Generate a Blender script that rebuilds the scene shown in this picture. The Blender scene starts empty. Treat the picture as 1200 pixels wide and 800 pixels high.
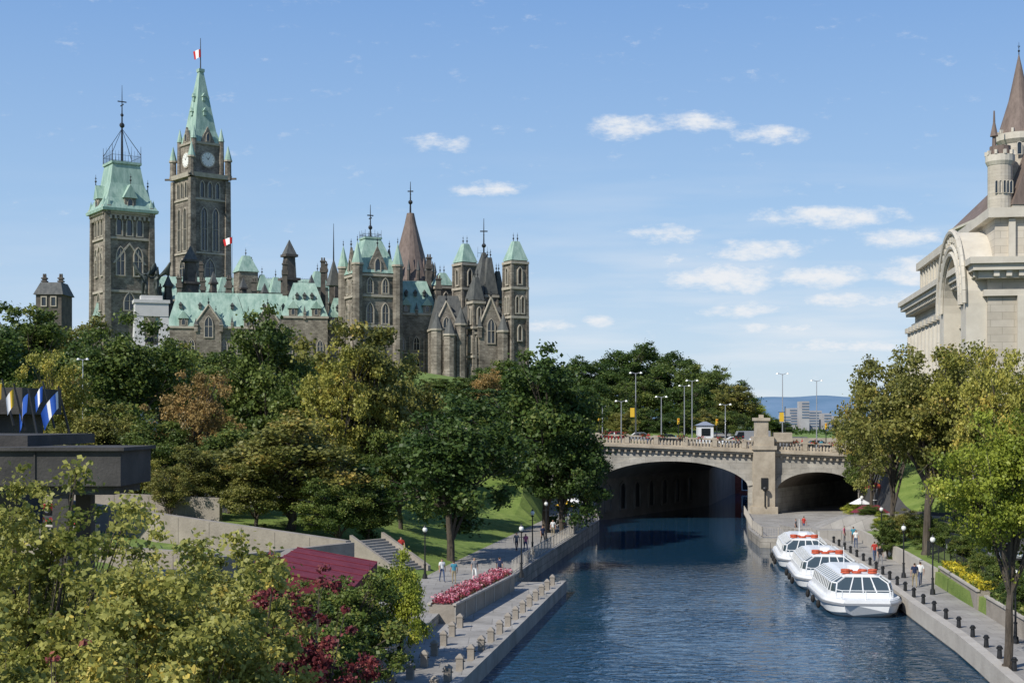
import bpy, math, random
import numpy as np
from mathutils import Vector, Matrix
random.seed(7); RG=np.random.default_rng(7)
sc=bpy.context.scene
COL=sc.collection
# image pixels to world: u = column, v = row, D = assumed range in metres
def X(u,D): return (u-600)*D/1600
def Z(v,D): return 13-(v-492)*D/1600
def lerp(a,b,t): return a+(b-a)*t
def sstep(a,b,x):
    t=min(1,max(0,(x-a)/(b-a))); return t*t*(3-2*t)
def interp(pts,y): return float(np.interp(y,[p[0] for p in pts],[p[1] for p in pts]))

# ---------------------------------------------------------------- materials
def newmat(name):
    m=bpy.data.materials.new(name); m.use_nodes=True
    nt=m.node_tree; return m,nt,nt.nodes['Principled BSDF']
def mat(name,c,rough=.8,metal=0,c2=None,scale=1.0,bump=0,bscale=None,stretch=None,detail=6,spec=.3):
    m,nt,p=newmat(name); N=nt.nodes; L=nt.links
    p.inputs['Roughness'].default_value=rough; p.inputs['Metallic'].default_value=metal
    p.inputs['Specular IOR Level'].default_value=spec
    p.inputs['Base Color'].default_value=(*c,1)
    if c2 is not None or bump:
        tc=N.new('ShaderNodeTexCoord'); mp=N.new('ShaderNodeMapping')
        L.new(tc.outputs['Object'],mp.inputs[0])
        if stretch: mp.inputs['Scale'].default_value=stretch
        no=N.new('ShaderNodeTexNoise'); no.inputs['Scale'].default_value=scale; no.inputs['Detail'].default_value=detail
        no.inputs['Roughness'].default_value=.65
        L.new(mp.outputs[0],no.inputs['Vector'])
        if c2 is not None:
            r=N.new('ShaderNodeValToRGB'); r.color_ramp.elements[0].position=.32; r.color_ramp.elements[1].position=.68
            r.color_ramp.elements[0].color=(*c,1); r.color_ramp.elements[1].color=(*c2,1)
            L.new(no.outputs['Fac'],r.inputs[0]); L.new(r.outputs[0],p.inputs['Base Color'])
        if bump:
            n2=N.new('ShaderNodeTexNoise'); n2.inputs['Scale'].default_value=bscale or scale*4; n2.inputs['Detail'].default_value=5
            L.new(mp.outputs[0],n2.inputs['Vector'])
            b=N.new('ShaderNodeBump'); b.inputs['Strength'].default_value=bump; b.inputs['Distance'].default_value=.1
            L.new(n2.outputs['Fac'],b.inputs['Height']); L.new(b.outputs[0],p.inputs['Normal'])
    return m
def stone(name,c1,c2,bw=1.2,bh=.5,mortar=.6,nscale=.25,bump=.4,floor=False,stain=.25):
    m,nt,p=newmat(name); N=nt.nodes; L=nt.links
    p.inputs['Roughness'].default_value=.9; p.inputs['Specular IOR Level'].default_value=.2
    tc=N.new('ShaderNodeTexCoord'); sp=N.new('ShaderNodeSeparateXYZ'); L.new(tc.outputs['Object'],sp.inputs[0])
    ad=N.new('ShaderNodeMath'); ad.operation='ADD'; L.new(sp.outputs[0],ad.inputs[0])
    cb=N.new('ShaderNodeCombineXYZ')
    if floor:
        L.new(sp.outputs[0],cb.inputs[0]); L.new(sp.outputs[1],cb.inputs[1])
    else:
        L.new(sp.outputs[1],ad.inputs[1]); L.new(ad.outputs[0],cb.inputs[0]); L.new(sp.outputs[2],cb.inputs[1])
    br=N.new('ShaderNodeTexBrick'); br.inputs['Scale'].default_value=1
    br.inputs['Brick Width'].default_value=bw; br.inputs['Row Height'].default_value=bh
    br.inputs['Mortar Size'].default_value=.02
    br.inputs['Color1'].default_value=(*c1,1); br.inputs['Color2'].default_value=(*c2,1)
    br.inputs['Mortar'].default_value=(*[x*mortar for x in c1],1)
    L.new(cb.outputs[0],br.inputs['Vector'])
    no=N.new('ShaderNodeTexNoise'); no.inputs['Scale'].default_value=nscale; no.inputs['Detail'].default_value=8; no.inputs['Roughness'].default_value=.7
    L.new(tc.outputs['Object'],no.inputs['Vector'])
    mr=N.new('ShaderNodeMapRange'); mr.inputs[1].default_value=.3; mr.inputs[2].default_value=.7
    mr.inputs[3].default_value=1-stain*1.6; mr.inputs[4].default_value=1+stain*.6
    L.new(no.outputs['Fac'],mr.inputs[0])
    mx=N.new('ShaderNodeVectorMath'); mx.operation='SCALE'; L.new(br.outputs['Color'],mx.inputs[0]); L.new(mr.outputs[0],mx.inputs['Scale'])
    L.new(mx.outputs[0],p.inputs['Base Color'])
    b=N.new('ShaderNodeBump'); b.inputs['Strength'].default_value=bump; b.inputs['Distance'].default_value=.08
    L.new(no.outputs['Fac'],b.inputs['Height']); L.new(b.outputs[0],p.inputs['Normal'])
    return m
def leafmat(name,dark,light,alt=None,trans=.3):
    m,nt,p=newmat(name); N=nt.nodes; L=nt.links
    at=N.new('ShaderNodeAttribute'); at.attribute_name='v'
    r=N.new('ShaderNodeValToRGB'); e=r.color_ramp.elements
    e[0].position=0; e[0].color=(*dark,1); e[1].position=.8; e[1].color=(*light,1)
    if alt: 
        k=e.new(.93); k.color=(*alt,1); k2=e.new(1.0); k2.color=(*alt,1)
    oi=N.new('ShaderNodeObjectInfo'); ml=N.new('ShaderNodeMath'); ml.operation='MULTIPLY_ADD'; ml.inputs[1].default_value=.22; ml.inputs[2].default_value=-.11
    L.new(oi.outputs['Random'],ml.inputs[0])
    ad=N.new('ShaderNodeMath'); ad.operation='ADD'; L.new(at.outputs['Fac'],ad.inputs[0]); L.new(ml.outputs[0],ad.inputs[1])
    L.new(ad.outputs[0],r.inputs[0]); L.new(r.outputs[0],p.inputs['Base Color'])
    p.inputs['Roughness'].default_value=.5; p.inputs['Specular IOR Level'].default_value=.3
    tr=N.new('ShaderNodeBsdfTranslucent'); L.new(r.outputs[0],tr.inputs['Color'])
    mx=N.new('ShaderNodeMixShader'); mx.inputs[0].default_value=trans
    L.new(p.outputs[0],mx.inputs[1]); L.new(tr.outputs[0],mx.inputs[2])
    L.new(mx.outputs[0],N['Material Output'].inputs['Surface'])
    return m
M={}
M['sand']=stone('sandstone',(.19,.165,.135),(.32,.285,.235),1.1,.45,.55,.18,.5,stain=.45)
M['sandlt']=mat('sandstone_trim',(.29,.26,.21),.9,c2=(.43,.385,.315),scale=.8)
M['darkst']=mat('sooty_stone',(.055,.05,.045),.9,c2=(.14,.12,.10),scale=.6,bump=.3)
M['copper']=mat('copper_patina',(.17,.28,.23),.6,c2=(.38,.50,.42),scale=.9,stretch=(1,1,.15))
M['slate']=mat('slate_roof',(.06,.065,.065),.75,c2=(.13,.13,.12),scale=1.2,stretch=(1,1,.4))
M['brownroof']=mat('brown_copper_roof',(.12,.09,.075),.7,c2=(.21,.16,.135),scale=1.2,stretch=(1,1,.3))
M['iron']=mat('black_iron',(.015,.016,.018),.45,spec=.5)
M['wglass']=mat('window_glass_dark',(.015,.02,.025),.12,spec=.8)
M['wglassg']=mat('window_glass_green',(.03,.07,.06),.15,spec=.8)
M['lime']=stone('limestone',(.49,.44,.36),(.55,.50,.42),1.8,.7,.7,.15,.25,stain=.18)
M['limetrim']=mat('limestone_trim',(.47,.43,.36),.85,c2=(.58,.54,.46),scale=.5,bump=.15)
M['bridge']=stone('bridge_stone',(.41,.385,.34),(.50,.475,.42),2.0,.75,.65,.3,.3,stain=.3)
M['bridgetrim']=mat('bridge_trim_stone',(.31,.265,.205),.9,c2=(.49,.43,.34),scale=.7,bump=.2)
M['conc']=mat('concrete',(.22,.195,.165),.9,c2=(.33,.295,.25),scale=.5,bump=.3,bscale=6)
M['conclt']=mat('concrete_light',(.36,.33,.29),.9,c2=(.46,.43,.38),scale=.6,bump=.3,bscale=8)
M['concdk']=mat('concrete_dark',(.035,.034,.034),.9,c2=(.08,.075,.07),scale=.4,bump=.3,bscale=8)
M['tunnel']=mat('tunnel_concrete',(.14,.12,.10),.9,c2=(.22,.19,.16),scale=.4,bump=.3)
M['quay']=stone('quay_wall',(.27,.25,.22),(.35,.325,.285),1.8,.6,.5,.5,.4,stain=.35)
M['pave']=stone('paving',(.28,.265,.245),(.34,.325,.30),1.2,1.2,.7,.4,.2,floor=True,stain=.18)
M['wharf']=stone('wharf_concrete',(.30,.285,.26),(.37,.35,.32),2.4,2.4,.6,.5,.3,floor=True,stain=.25)
M['asphalt']=mat('asphalt',(.045,.045,.047),.9,c2=(.075,.073,.07),scale=.8,bump=.2)
M['grass']=mat('grass',(.09,.15,.025),.95,c2=(.20,.26,.065),scale=.6,bump=.6,bscale=8,detail=10)
M['ground']=mat('ground_far',(.05,.08,.03),.95,c2=(.09,.11,.05),scale=.01)
M['hill']=mat('hazy_hill',(.11,.19,.28),1,c2=(.16,.24,.34),scale=.004,spec=0)  # aerial haze is put into the hills' bluish base colour
M['white']=mat('white_paint',(.78,.79,.79),.35,c2=(.68,.69,.69),scale=1.5,spec=.5)
M['boatglass']=mat('boat_glass',(.05,.07,.08),.06,spec=1)
M['orange']=mat('orange_vinyl',(.50,.10,.04),.6,c2=(.40,.06,.03),scale=3)
M['maroon']=mat('maroon_canvas',(.12,.015,.028),.8,c2=(.18,.03,.045),scale=1.5)
M['globe']=mat('lamp_globe',(.75,.75,.70),.3,spec=.5)
M['bronze']=mat('bronze_statue',(.025,.03,.028),.5,metal=.3,c2=(.06,.075,.065),scale=1.5)
M['granite']=mat('pale_granite',(.50,.49,.46),.7,c2=(.60,.58,.55),scale=.4)
M['bark']=mat('bark',(.05,.04,.03),.95,c2=(.12,.10,.08),scale=3,stretch=(1,1,.2),bump=.8)
M['brick']=stone('red_brick',(.24,.06,.04),(.32,.09,.06),.5,.2,.8,.4,.3)
M['rubber']=mat('rubber',(.02,.02,.02),.8)
M['red']=mat('red_cloth',(.55,.02,.02),.7)
M['blue']=mat('blue_cloth',(.02,.09,.40),.7)
M['yellow']=mat('yellow_cloth',(.70,.45,.04),.7)
M['whitec']=mat('white_cloth',(.75,.75,.75),.8)
M['clock']=mat('clock_dial',(.7,.7,.66),.5)
M['carred']=mat('car_paint_red',(.3,.02,.02),.25,spec=.6)
M['carblue']=mat('car_paint_blue',(.03,.08,.25),.25,spec=.6)
M['cardark']=mat('car_paint_dark',(.02,.025,.03),.25,spec=.6)
M['carsilver']=mat('car_paint_silver',(.45,.46,.48),.3,metal=.5)

LF={
'dark':leafmat('foliage_dark',(.022,.050,.010),(.085,.135,.028),(.15,.18,.04)),
'green':leafmat('foliage_green',(.035,.068,.013),(.15,.195,.04),(.26,.25,.055)),
'olive':leafmat('foliage_olive',(.075,.092,.02),(.26,.25,.06),(.42,.31,.08)),
'yellow':leafmat('foliage_yellow',(.14,.155,.025),(.42,.39,.08),(.56,.42,.09)),
'fore':leafmat('foliage_front',(.12,.15,.025),(.44,.42,.11),(.70,.54,.12),.38),
'bright':leafmat('foliage_bright',(.12,.165,.018),(.35,.39,.05),(.52,.48,.08)),
'orange':leafmat('foliage_orange',(.18,.13,.04),(.45,.30,.11),(.52,.26,.08)),
'redl':leafmat('foliage_red',(.05,.018,.02),(.24,.05,.055),(.36,.13,.08)),
'fred':leafmat('flowers_red',(.03,.07,.015),(.08,.14,.03),(.60,.03,.04)),
'fpink':leafmat('flowers_pink',(.04,.09,.02),(.45,.06,.12),(.75,.35,.40)),
'fyel':leafmat('flowers_yellow',(.06,.12,.02),(.50,.42,.03),(.75,.60,.05)),
}

# ---------------------------------------------------------------- builder
class B:
    def __init__(s): s.p={}; s.M=Matrix.Identity(4)
    def add(s,part,vs,fs):
        v,f=s.p.setdefault(part,([],[])); o=len(v)
        for q in vs: v.append(tuple(s.M@Vector(q)))
        for q in fs: f.append(tuple(i+o for i in q))
    def bx(s,part,x0,x1,y0,y1,z0,z1):
        s.add(part,[(x0,y0,z0),(x1,y0,z0),(x1,y1,z0),(x0,y1,z0),(x0,y0,z1),(x1,y0,z1),(x1,y1,z1),(x0,y1,z1)],
          [(3,2,1,0),(4,5,6,7),(0,1,5,4),(1,2,6,5),(2,3,7,6),(3,0,4,7)])
    def fr(s,part,cx,cy,z0,w0,d0,z1,w1,d1,rz=0):
        c,n=math.cos(rz),math.sin(rz); vs=[]
        for z,w,d in((z0,w0,d0),(z1,w1,d1)):
            for a,b in((-1,-1),(1,-1),(1,1),(-1,1)):
                x=a*w/2;y=b*d/2; vs.append((cx+x*c-y*n,cy+x*n+y*c,z))
        s.add(part,vs,[(3,2,1,0),(4,5,6,7),(0,1,5,4),(1,2,6,5),(2,3,7,6),(3,0,4,7)])
    def ng(s,part,cx,cy,z0,r0,z1,r1,n=12,rot=0):
        vs=[(cx+r*math.cos(rot+2*math.pi*i/n),cy+r*math.sin(rot+2*math.pi*i/n),z) for z,r in((z0,r0),(z1,r1)) for i in range(n)]
        s.add(part,vs,[tuple(range(n-1,-1,-1)),tuple(range(n,2*n))]+[(i,(i+1)%n,n+(i+1)%n,n+i) for i in range(n)])
    def rod(s,part,a,b,r0,r1=None,n=6):
        r1=r0 if r1 is None else r1
        a=Vector(a);b=Vector(b);d=(b-a).normalized(); t=d.orthogonal().normalized(); u=d.cross(t)
        vs=[tuple(p+(t*math.cos(2*math.pi*i/n)+u*math.sin(2*math.pi*i/n))*r) for p,r in((a,r0),(b,r1)) for i in range(n)]
        s.add(part,vs,[tuple(range(n-1,-1,-1)),tuple(range(n,2*n))]+[(i,(i+1)%n,n+(i+1)%n,n+i) for i in range(n)])
    def sph(s,part,c,r,n=10,m=7,sz=1):
        vs=[(c[0],c[1],c[2]+r*sz)]
        for j in range(1,m):
            t=math.pi*j/m
            for i in range(n): vs.append((c[0]+r*math.sin(t)*math.cos(2*math.pi*i/n),c[1]+r*math.sin(t)*math.sin(2*math.pi*i/n),c[2]+r*sz*math.cos(t)))
        vs.append((c[0],c[1],c[2]-r*sz)); fs=[]
        for i in range(n): fs.append((0,1+i,1+(i+1)%n))
        for j in range(m-2):
            for i in range(n):
                a=1+j*n+i;b=1+j*n+(i+1)%n; fs.append((a,a+n,b+n,b))
        k=1+(m-2)*n
        for i in range(n): fs.append((k+i,len(vs)-1,k+(i+1)%n))
        s.add(part,vs,fs)
    def gable(s,part,x0,x1,y0,y1,z0,z1,axis='x',hip=0):
        if axis=='x':
            ym=(y0+y1)/2
            vs=[(x0,y0,z0),(x1,y0,z0),(x1,y1,z0),(x0,y1,z0),(x0+hip,ym,z1),(x1-hip,ym,z1)]
            fs=[(0,1,5,4),(2,3,4,5),(1,2,5),(3,0,4),(3,2,1,0)]
        else:
            xm=(x0+x1)/2
            vs=[(x0,y0,z0),(x1,y0,z0),(x1,y1,z0),(x0,y1,z0),(xm,y0+hip,z1),(xm,y1-hip,z1)]
            fs=[(1,2,5,4),(3,0,4,5),(0,1,4),(2,3,5),(3,2,1,0)]
        s.add(part,vs,fs)
    def ext(s,part,pts,vec):
        n=len(pts); v=Vector(vec)
        vs=[tuple(p) for p in pts]+[tuple(Vector(p)+v) for p in pts]
        s.add(part,vs,[tuple(range(n)),tuple(range(2*n-1,n-1,-1))]+[(i,n+i,n+(i+1)%n,(i+1)%n) for i in range(n)])
    def loft(s,part,secs,closed=True,cap=True):
        n=len(secs[0]); vs=[p for q in secs for p in q]; fs=[]
        for j in range(len(secs)-1):
            for i in range(n if closed else n-1):
                a=j*n+i;b=j*n+(i+1)%n; fs.append((a,b,b+n,a+n))
        if cap: fs.append(tuple(range(n-1,-1,-1))); k=(len(secs)-1)*n; fs.append(tuple(range(k,k+n)))
        s.add(part,vs,fs)
    # window on local plane y=0 facing -y
    def win(s,x,z,w,h,kind='p',fw=.25,pr=.3,frame='trim',glass='windows',mull=False,n=6):
        def out(w,h,z):
            r=[(-w/2,z),(w/2,z)]
            if kind=='p':
                hs=h-w*.9
                r+=[(w/2,z+hs),(w*.42,z+hs+w*.35),(w*.26,z+hs+w*.66),(0,z+h),(-w*.26,z+hs+w*.66),(-w*.42,z+hs+w*.35),(-w/2,z+hs)]
            elif kind=='r':
                hs=h-w/2
                r+=[(w/2*math.cos(math.pi*i/n),z+hs+w/2*math.sin(math.pi*i/n)) for i in range(n+1)]
            else: r+=[(w/2,z+h),(-w/2,z+h)]
            return r
        I=out(w,h,z); O=out(w+2*fw,h+2*fw,z-fw); n_=len(I)
        s.ext(glass,[(x+a,-.04,b) for a,b in I],(0,.02,0))
        vs=[(x+a,-pr,b) for a,b in O]+[(x+a,-pr,b) for a,b in I]+[(x+a,0,b) for a,b in O]+[(x+a,0,b) for a,b in I]
        fs=[]
        for i in range(n_):
            j=(i+1)%n_
            fs+=[(i,j,n_+j,n_+i),(n_+i,n_+j,3*n_+j,3*n_+i),(j,i,2*n_+i,2*n_+j)]
        s.add(frame,vs,fs)
        if mull:
            s.bx(frame,x-.09,x+.09,-pr*.8,-.05,z,z+h*.93); s.bx(frame,x-w/2,x+w/2,-pr*.7,-.05,z+h*.5,z+h*.5+.15)
    def finish(s,name,mats,loc=(0,0,0),rz=0,single=False,smooth=()):
        if single:
            me=bpy.data.meshes.new(name); V=[];F=[];mi=[]
            for k,(part,(v,f)) in enumerate(s.p.items()):
                o=len(V); V+=v; F+=[tuple(i+o for i in q) for q in f]; mi+=[k]*len(f); me.materials.append(M[mats.get(part,part)])
            me.from_pydata(V,[],F); me.polygons.foreach_set('material_index',mi); me.update()
            ob=bpy.data.objects.new(name,me); COL.objects.link(ob); ob.location=loc; ob.rotation_euler[2]=rz; return ob
        root=bpy.data.objects.new(name,None); COL.objects.link(root); root.location=loc; root.rotation_euler[2]=rz
        for part,(v,f) in s.p.items():
            me=bpy.data.meshes.new(part); me.from_pydata(v,[],f); me.update()
            mm=mats.get(part,part); me.materials.append(M[mm] if isinstance(mm,str) else mm)
            if part in smooth: me.polygons.foreach_set('use_smooth',[True]*len(f))
            ob=bpy.data.objects.new(part,me); COL.objects.link(ob); ob.parent=root
        return root
def T(x,y,z=0,r=0): return Matrix.Translation((x,y,z))@Matrix.Rotation(r,4,'Z')
def clone(ob,loc,rz=0,sc_=None):
    n=bpy.data.objects.new(ob.name.split('.')[0],ob.data); COL.objects.link(n); n.location=loc; n.rotation_euler[2]=rz
    if sc_: n.scale=sc_
    return n

# ---------------------------------------------------------------- camera / light / world
cam=bpy.data.cameras.new('camera'); co=bpy.data.objects.new('camera',cam); COL.objects.link(co)
co.location=(0,0,13); co.rotation_euler=(math.radians(90),0,0)
cam.sensor_width=36; cam.lens=48; cam.shift_y=92/1200; cam.clip_end=20000; cam.clip_start=.1
sc.camera=co
sc.view_settings.view_transform='Standard'; sc.view_settings.look='None'; sc.view_settings.exposure=0
EL=math.radians(42); AZv=Vector((-.72,-.694,0)).normalized()
sdir=Vector((AZv.x*math.cos(EL),AZv.y*math.cos(EL),math.sin(EL)))
sl=bpy.data.lights.new('sun','SUN'); sl.energy=5.0; sl.angle=math.radians(.5); sl.color=(1,.95,.86)
so=bpy.data.objects.new('sun',sl); COL.objects.link(so); so.rotation_euler=sdir.to_track_quat('Z','Y').to_euler()
w=bpy.data.worlds.new('World'); sc.world=w; w.use_nodes=True
nt=w.node_tree; N=nt.nodes; L=nt.links; bg=N['Background']; bg.inputs[1].default_value=.1
sky=N.new('ShaderNodeTexSky'); sky.sky_type='NISHITA'; sky.sun_disc=False; sky.sun_elevation=EL
sky.sun_rotation=math.atan2(AZv.x,AZv.y); sky.air_density=1.0; sky.dust_density=.6; sky.ozone_density=2.0
def mth(op,a,b=None,c=None):
    n=N.new('ShaderNodeMath'); n.operation=op
    for i,q in enumerate((a,b,c)):
        if q is None: continue
        if isinstance(q,(int,float)): n.inputs[i].default_value=q
        else: L.new(q,n.inputs[i])
    return n.outputs[0]
tc=N.new('ShaderNodeTexCoord'); sp=N.new('ShaderNodeSeparateXYZ'); L.new(tc.outputs['Generated'],sp.inputs[0])
gr=N.new('ShaderNodeValToRGB'); L.new(sp.outputs[2],gr.inputs[0]); e=gr.color_ramp.elements
e[0].position=0; e[0].color=(.66,.79,.91,1); e[1].position=1; e[1].color=(.07,.17,.45,1)
for p_,c_ in ((.06,(.55,.71,.90)),(.15,(.38,.585,.87)),(.30,(.215,.41,.78)),(.6,(.10,.24,.58))): k=e.new(p_); k.color=(*c_,1)
gs=N.new('ShaderNodeVectorMath'); gs.operation='SCALE'; gs.inputs['Scale'].default_value=10; L.new(gr.outputs[0],gs.inputs[0])
sm=N.new('ShaderNodeMix'); sm.data_type='RGBA'; sm.inputs['Factor'].default_value=.82; L.new(sky.outputs[0],sm.inputs['A']); L.new(gs.outputs[0],sm.inputs['B'])
ay=mth('MAXIMUM',mth('ABSOLUTE',sp.outputs[1]),.05)
A=mth('DIVIDE',sp.outputs[0],ay); E=mth('DIVIDE',sp.outputs[2],ay)
pc=N.new('ShaderNodeCombineXYZ'); L.new(A,pc.inputs[0]); L.new(E,pc.inputs[1])
clouds=[(735,149,58,15,1),(820,142,58,12,.95),(905,158,50,11,1.05),(515,169,42,11,.8),(572,221,40,10,.9),(970,254,90,15,1.25),(885,295,64,14,1.1),
 (850,326,72,20,1.35),(965,325,64,15,1.3),(778,275,48,12,.9),(1058,278,56,14,1.1),(1025,351,84,11,1.1),(640,383,50,9,.8),(985,405,110,9,.95),(700,377,20,9,.9),(880,362,60,10,.85),(1075,318,50,18,1.1),(790,305,36,9,.8),(920,385,70,7,.8)]
acc=None
for u,v,ru,rv,st in clouds:
    ma=N.new('ShaderNodeVectorMath'); ma.operation='MULTIPLY_ADD'; L.new(pc.outputs[0],ma.inputs[0])
    ma.inputs[1].default_value=(1600/ru,1600/rv,0); ma.inputs[2].default_value=(-(u-600)/ru,-(492-v)/rv,0)
    dt=N.new('ShaderNodeVectorMath'); dt.operation='DOT_PRODUCT'; L.new(ma.outputs[0],dt.inputs[0]); L.new(ma.outputs[0],dt.inputs[1])
    m_=mth('MULTIPLY_ADD',dt.outputs['Value'],-st,st)
    acc=mth('MAXIMUM',m_,-.6 if acc is None else acc)
cv=N.new('ShaderNodeCombineXYZ'); L.new(A,cv.inputs[0]); L.new(mth('MULTIPLY',E,2.3),cv.inputs[1])
n1=N.new('ShaderNodeTexNoise'); n1.inputs['Scale'].default_value=32; n1.inputs['Detail'].default_value=8; n1.inputs['Roughness'].default_value=.68; L.new(cv.outputs[0],n1.inputs[0])
f=mth('ADD',mth('MULTIPLY',acc,.6),mth('MULTIPLY',mth('SUBTRACT',n1.outputs['Fac'],.49),3.0))
mr=N.new('ShaderNodeMapRange'); mr.interpolation_type='SMOOTHSTEP'; mr.inputs[1].default_value=-.1; mr.inputs[2].default_value=1.0; mr.inputs[3].default_value=0; mr.inputs[4].default_value=.95; L.new(f,mr.inputs[0])
cv2=N.new('ShaderNodeCombineXYZ'); L.new(mth('MULTIPLY',A,.9),cv2.inputs[0]); L.new(mth('MULTIPLY',E,7),cv2.inputs[1])
n2=N.new('ShaderNodeTexNoise'); n2.inputs['Scale'].default_value=7; n2.inputs['Detail'].default_value=7; L.new(cv2.outputs[0],n2.inputs[0])
mr2=N.new('ShaderNodeMapRange'); mr2.inputs[1].default_value=.44; mr2.inputs[2].default_value=.70; mr2.inputs[4].default_value=.6; L.new(n2.outputs['Fac'],mr2.inputs[0])
lowm=N.new('ShaderNodeMapRange'); lowm.inputs[1].default_value=.2; lowm.inputs[2].default_value=.05; L.new(E,lowm.inputs[0])
rightm=N.new('ShaderNodeMapRange'); rightm.inputs[1].default_value=-.1; rightm.inputs[2].default_value=.1; rightm.inputs[3].default_value=.35; L.new(A,rightm.inputs[0])
wisp=mth('MULTIPLY',mth('MULTIPLY',mr2.outputs[0],lowm.outputs[0]),rightm.outputs[0])
fac=mth('MAXIMUM',mr.outputs[0],wisp)
up=N.new('ShaderNodeMapRange'); up.inputs[1].default_value=0; up.inputs[2].default_value=.02; L.new(sp.outputs[2],up.inputs[0])
fac=mth('MULTIPLY',fac,up.outputs[0])
mx=N.new('ShaderNodeMix'); mx.data_type='RGBA'; L.new(fac,mx.inputs['Factor']); L.new(sm.outputs['Result'],mx.inputs['A']); mx.inputs['B'].default_value=(8.5,8.7,9.0,1)
L.new(mx.outputs['Result'],bg.inputs[0])

# ---------------------------------------------------------------- terrain
WE=[(-60,-22.3),(64,-2.2),(103,4.1)]
PU=[(-60,-26),(50,-9),(66,-6.0),(84,-4.2),(99,-.3),(111,1.6),(159,10.2),(176,10.8),(208,30),(262,45)]
EE=[(-60,5),(60,22.5),(74,24.6),(90,26.2),(114,29),(137,31),(138.5,25.2),(150,26),(176,30.2),(208,49),(262,62)]
def westz(d,y):
    base=float(np.interp(d,[0,6.5,12,20,30,45,80,150],[1.4,1.4,2.4,4.2,4.8,5.0,7,9]))
    top=9.6
    if d<=6.5: z=base if y<176.2 else 9.6
    else: z=lerp(base,top,sstep(150,177,y))
    return z
def hillz(x,y): return 15*sstep(225,350,y)*sstep(50,-40,x)+ 2.5*sstep(230,300,y)*sstep(70,30,x)-1.5*sstep(230,300,y)*sstep(40,80,x)
def eastz(d,y):
    a=float(np.interp(d,[0,3.6,3.65,6,9,15,18,25,60],[1.0,1.0,1.9,2.0,3.1,3.4,5,8,8.6]))
    b=1.0 if d<14.2 else lerp(1,8.5,min(1,(d-14.2)/1.3))
    return lerp(a,b,sstep(138,162,y))
def strip(name,edge,offs,zf,sgn,ys,colmat,mats):
    vs=[];fs=[];mi=[]; n=len(offs)+1
    for y in ys:
        e=interp(edge,y); vs.append((e,y,-2))
        for d in offs:
            x=e+sgn*d; z=zf(d,y)+hillz(x,y)
            if d>8: z+=.25*math.sin(x*.3)*math.sin(y*.21)*(1 if d<200 else 0)
            vs.append((x,y,z))
    for j in range(len(ys)-1):
        for i in range(n-1):
            a=j*n+i; q=(a,a+1,a+1+n,a+n); fs.append(q if sgn<0 else q[::-1])
            d=0 if i==0 else offs[i-1]
            mi.append((4 if ys[j]>175.9 and sgn<0 else 0) if i==0 else colmat(d,ys[j]))
    me=bpy.data.meshes.new(name); me.from_pydata(vs,[],fs)
    for m in mats: me.materials.append(M[m])
    me.polygons.foreach_set('material_index',mi); me.update()
    ob=bpy.data.objects.new(name,me); COL.objects.link(ob); return ob
ys=[-60,-20,20]+list(range(40,176,3))+[176,176.4]+list(range(180,263,4))+[262]
strip('west_bank_terrain',PU,[0,3,6.5,9,12,16,20,25,30,37,45,60,80,110,150,250,600],westz,-1,ys,
   lambda d,y: 1 if d<6.4 else (3 if (29<d<44 and y<150) else 2),['quay','pave','grass','asphalt','tunnel'])
strip('east_bank_terrain',EE,[0,3.6,3.65,6,9,12,14.2,15.5,18,21,25,32,45,60,120,250,600],eastz,1,ys,
   lambda d,y: 1 if (d<3.6 or (y>134 and d<14)) else (3 if 8.9<d<14.5 or d>21 else 2),['quay','pave','grass','asphalt','tunnel'])
def grid(name,x0,x1,nx,y0,y1,ny,zf,m,side=False):
    vs=[(lerp(x0,x1,i/nx),lerp(y0,y1,j/ny)) for j in range(ny+1) for i in range(nx+1)]
    vs=[(x,y,zf(x,y)) for x,y in vs]
    fs=[(j*(nx+1)+i,j*(nx+1)+i+1,(j+1)*(nx+1)+i+1,(j+1)*(nx+1)+i) for j in range(ny) for i in range(nx)]
    me=bpy.data.meshes.new(name); me.from_pydata(vs,[],fs); me.materials.append(M[m]); me.update()
    me.polygons.foreach_set('use_smooth',[True]*len(fs))
    ob=bpy.data.objects.new(name,me); COL.objects.link(ob); return ob
grid('hill_terrain',-600,600,80,261,800,50,lambda x,y:(9.3+hillz(x,y))*sstep(800,560,y)-1.9,'grass').location.z=1.9
grid('ground',-9000,9000,4,-800,12000,4,lambda x,y:-2.0,'ground')
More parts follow.
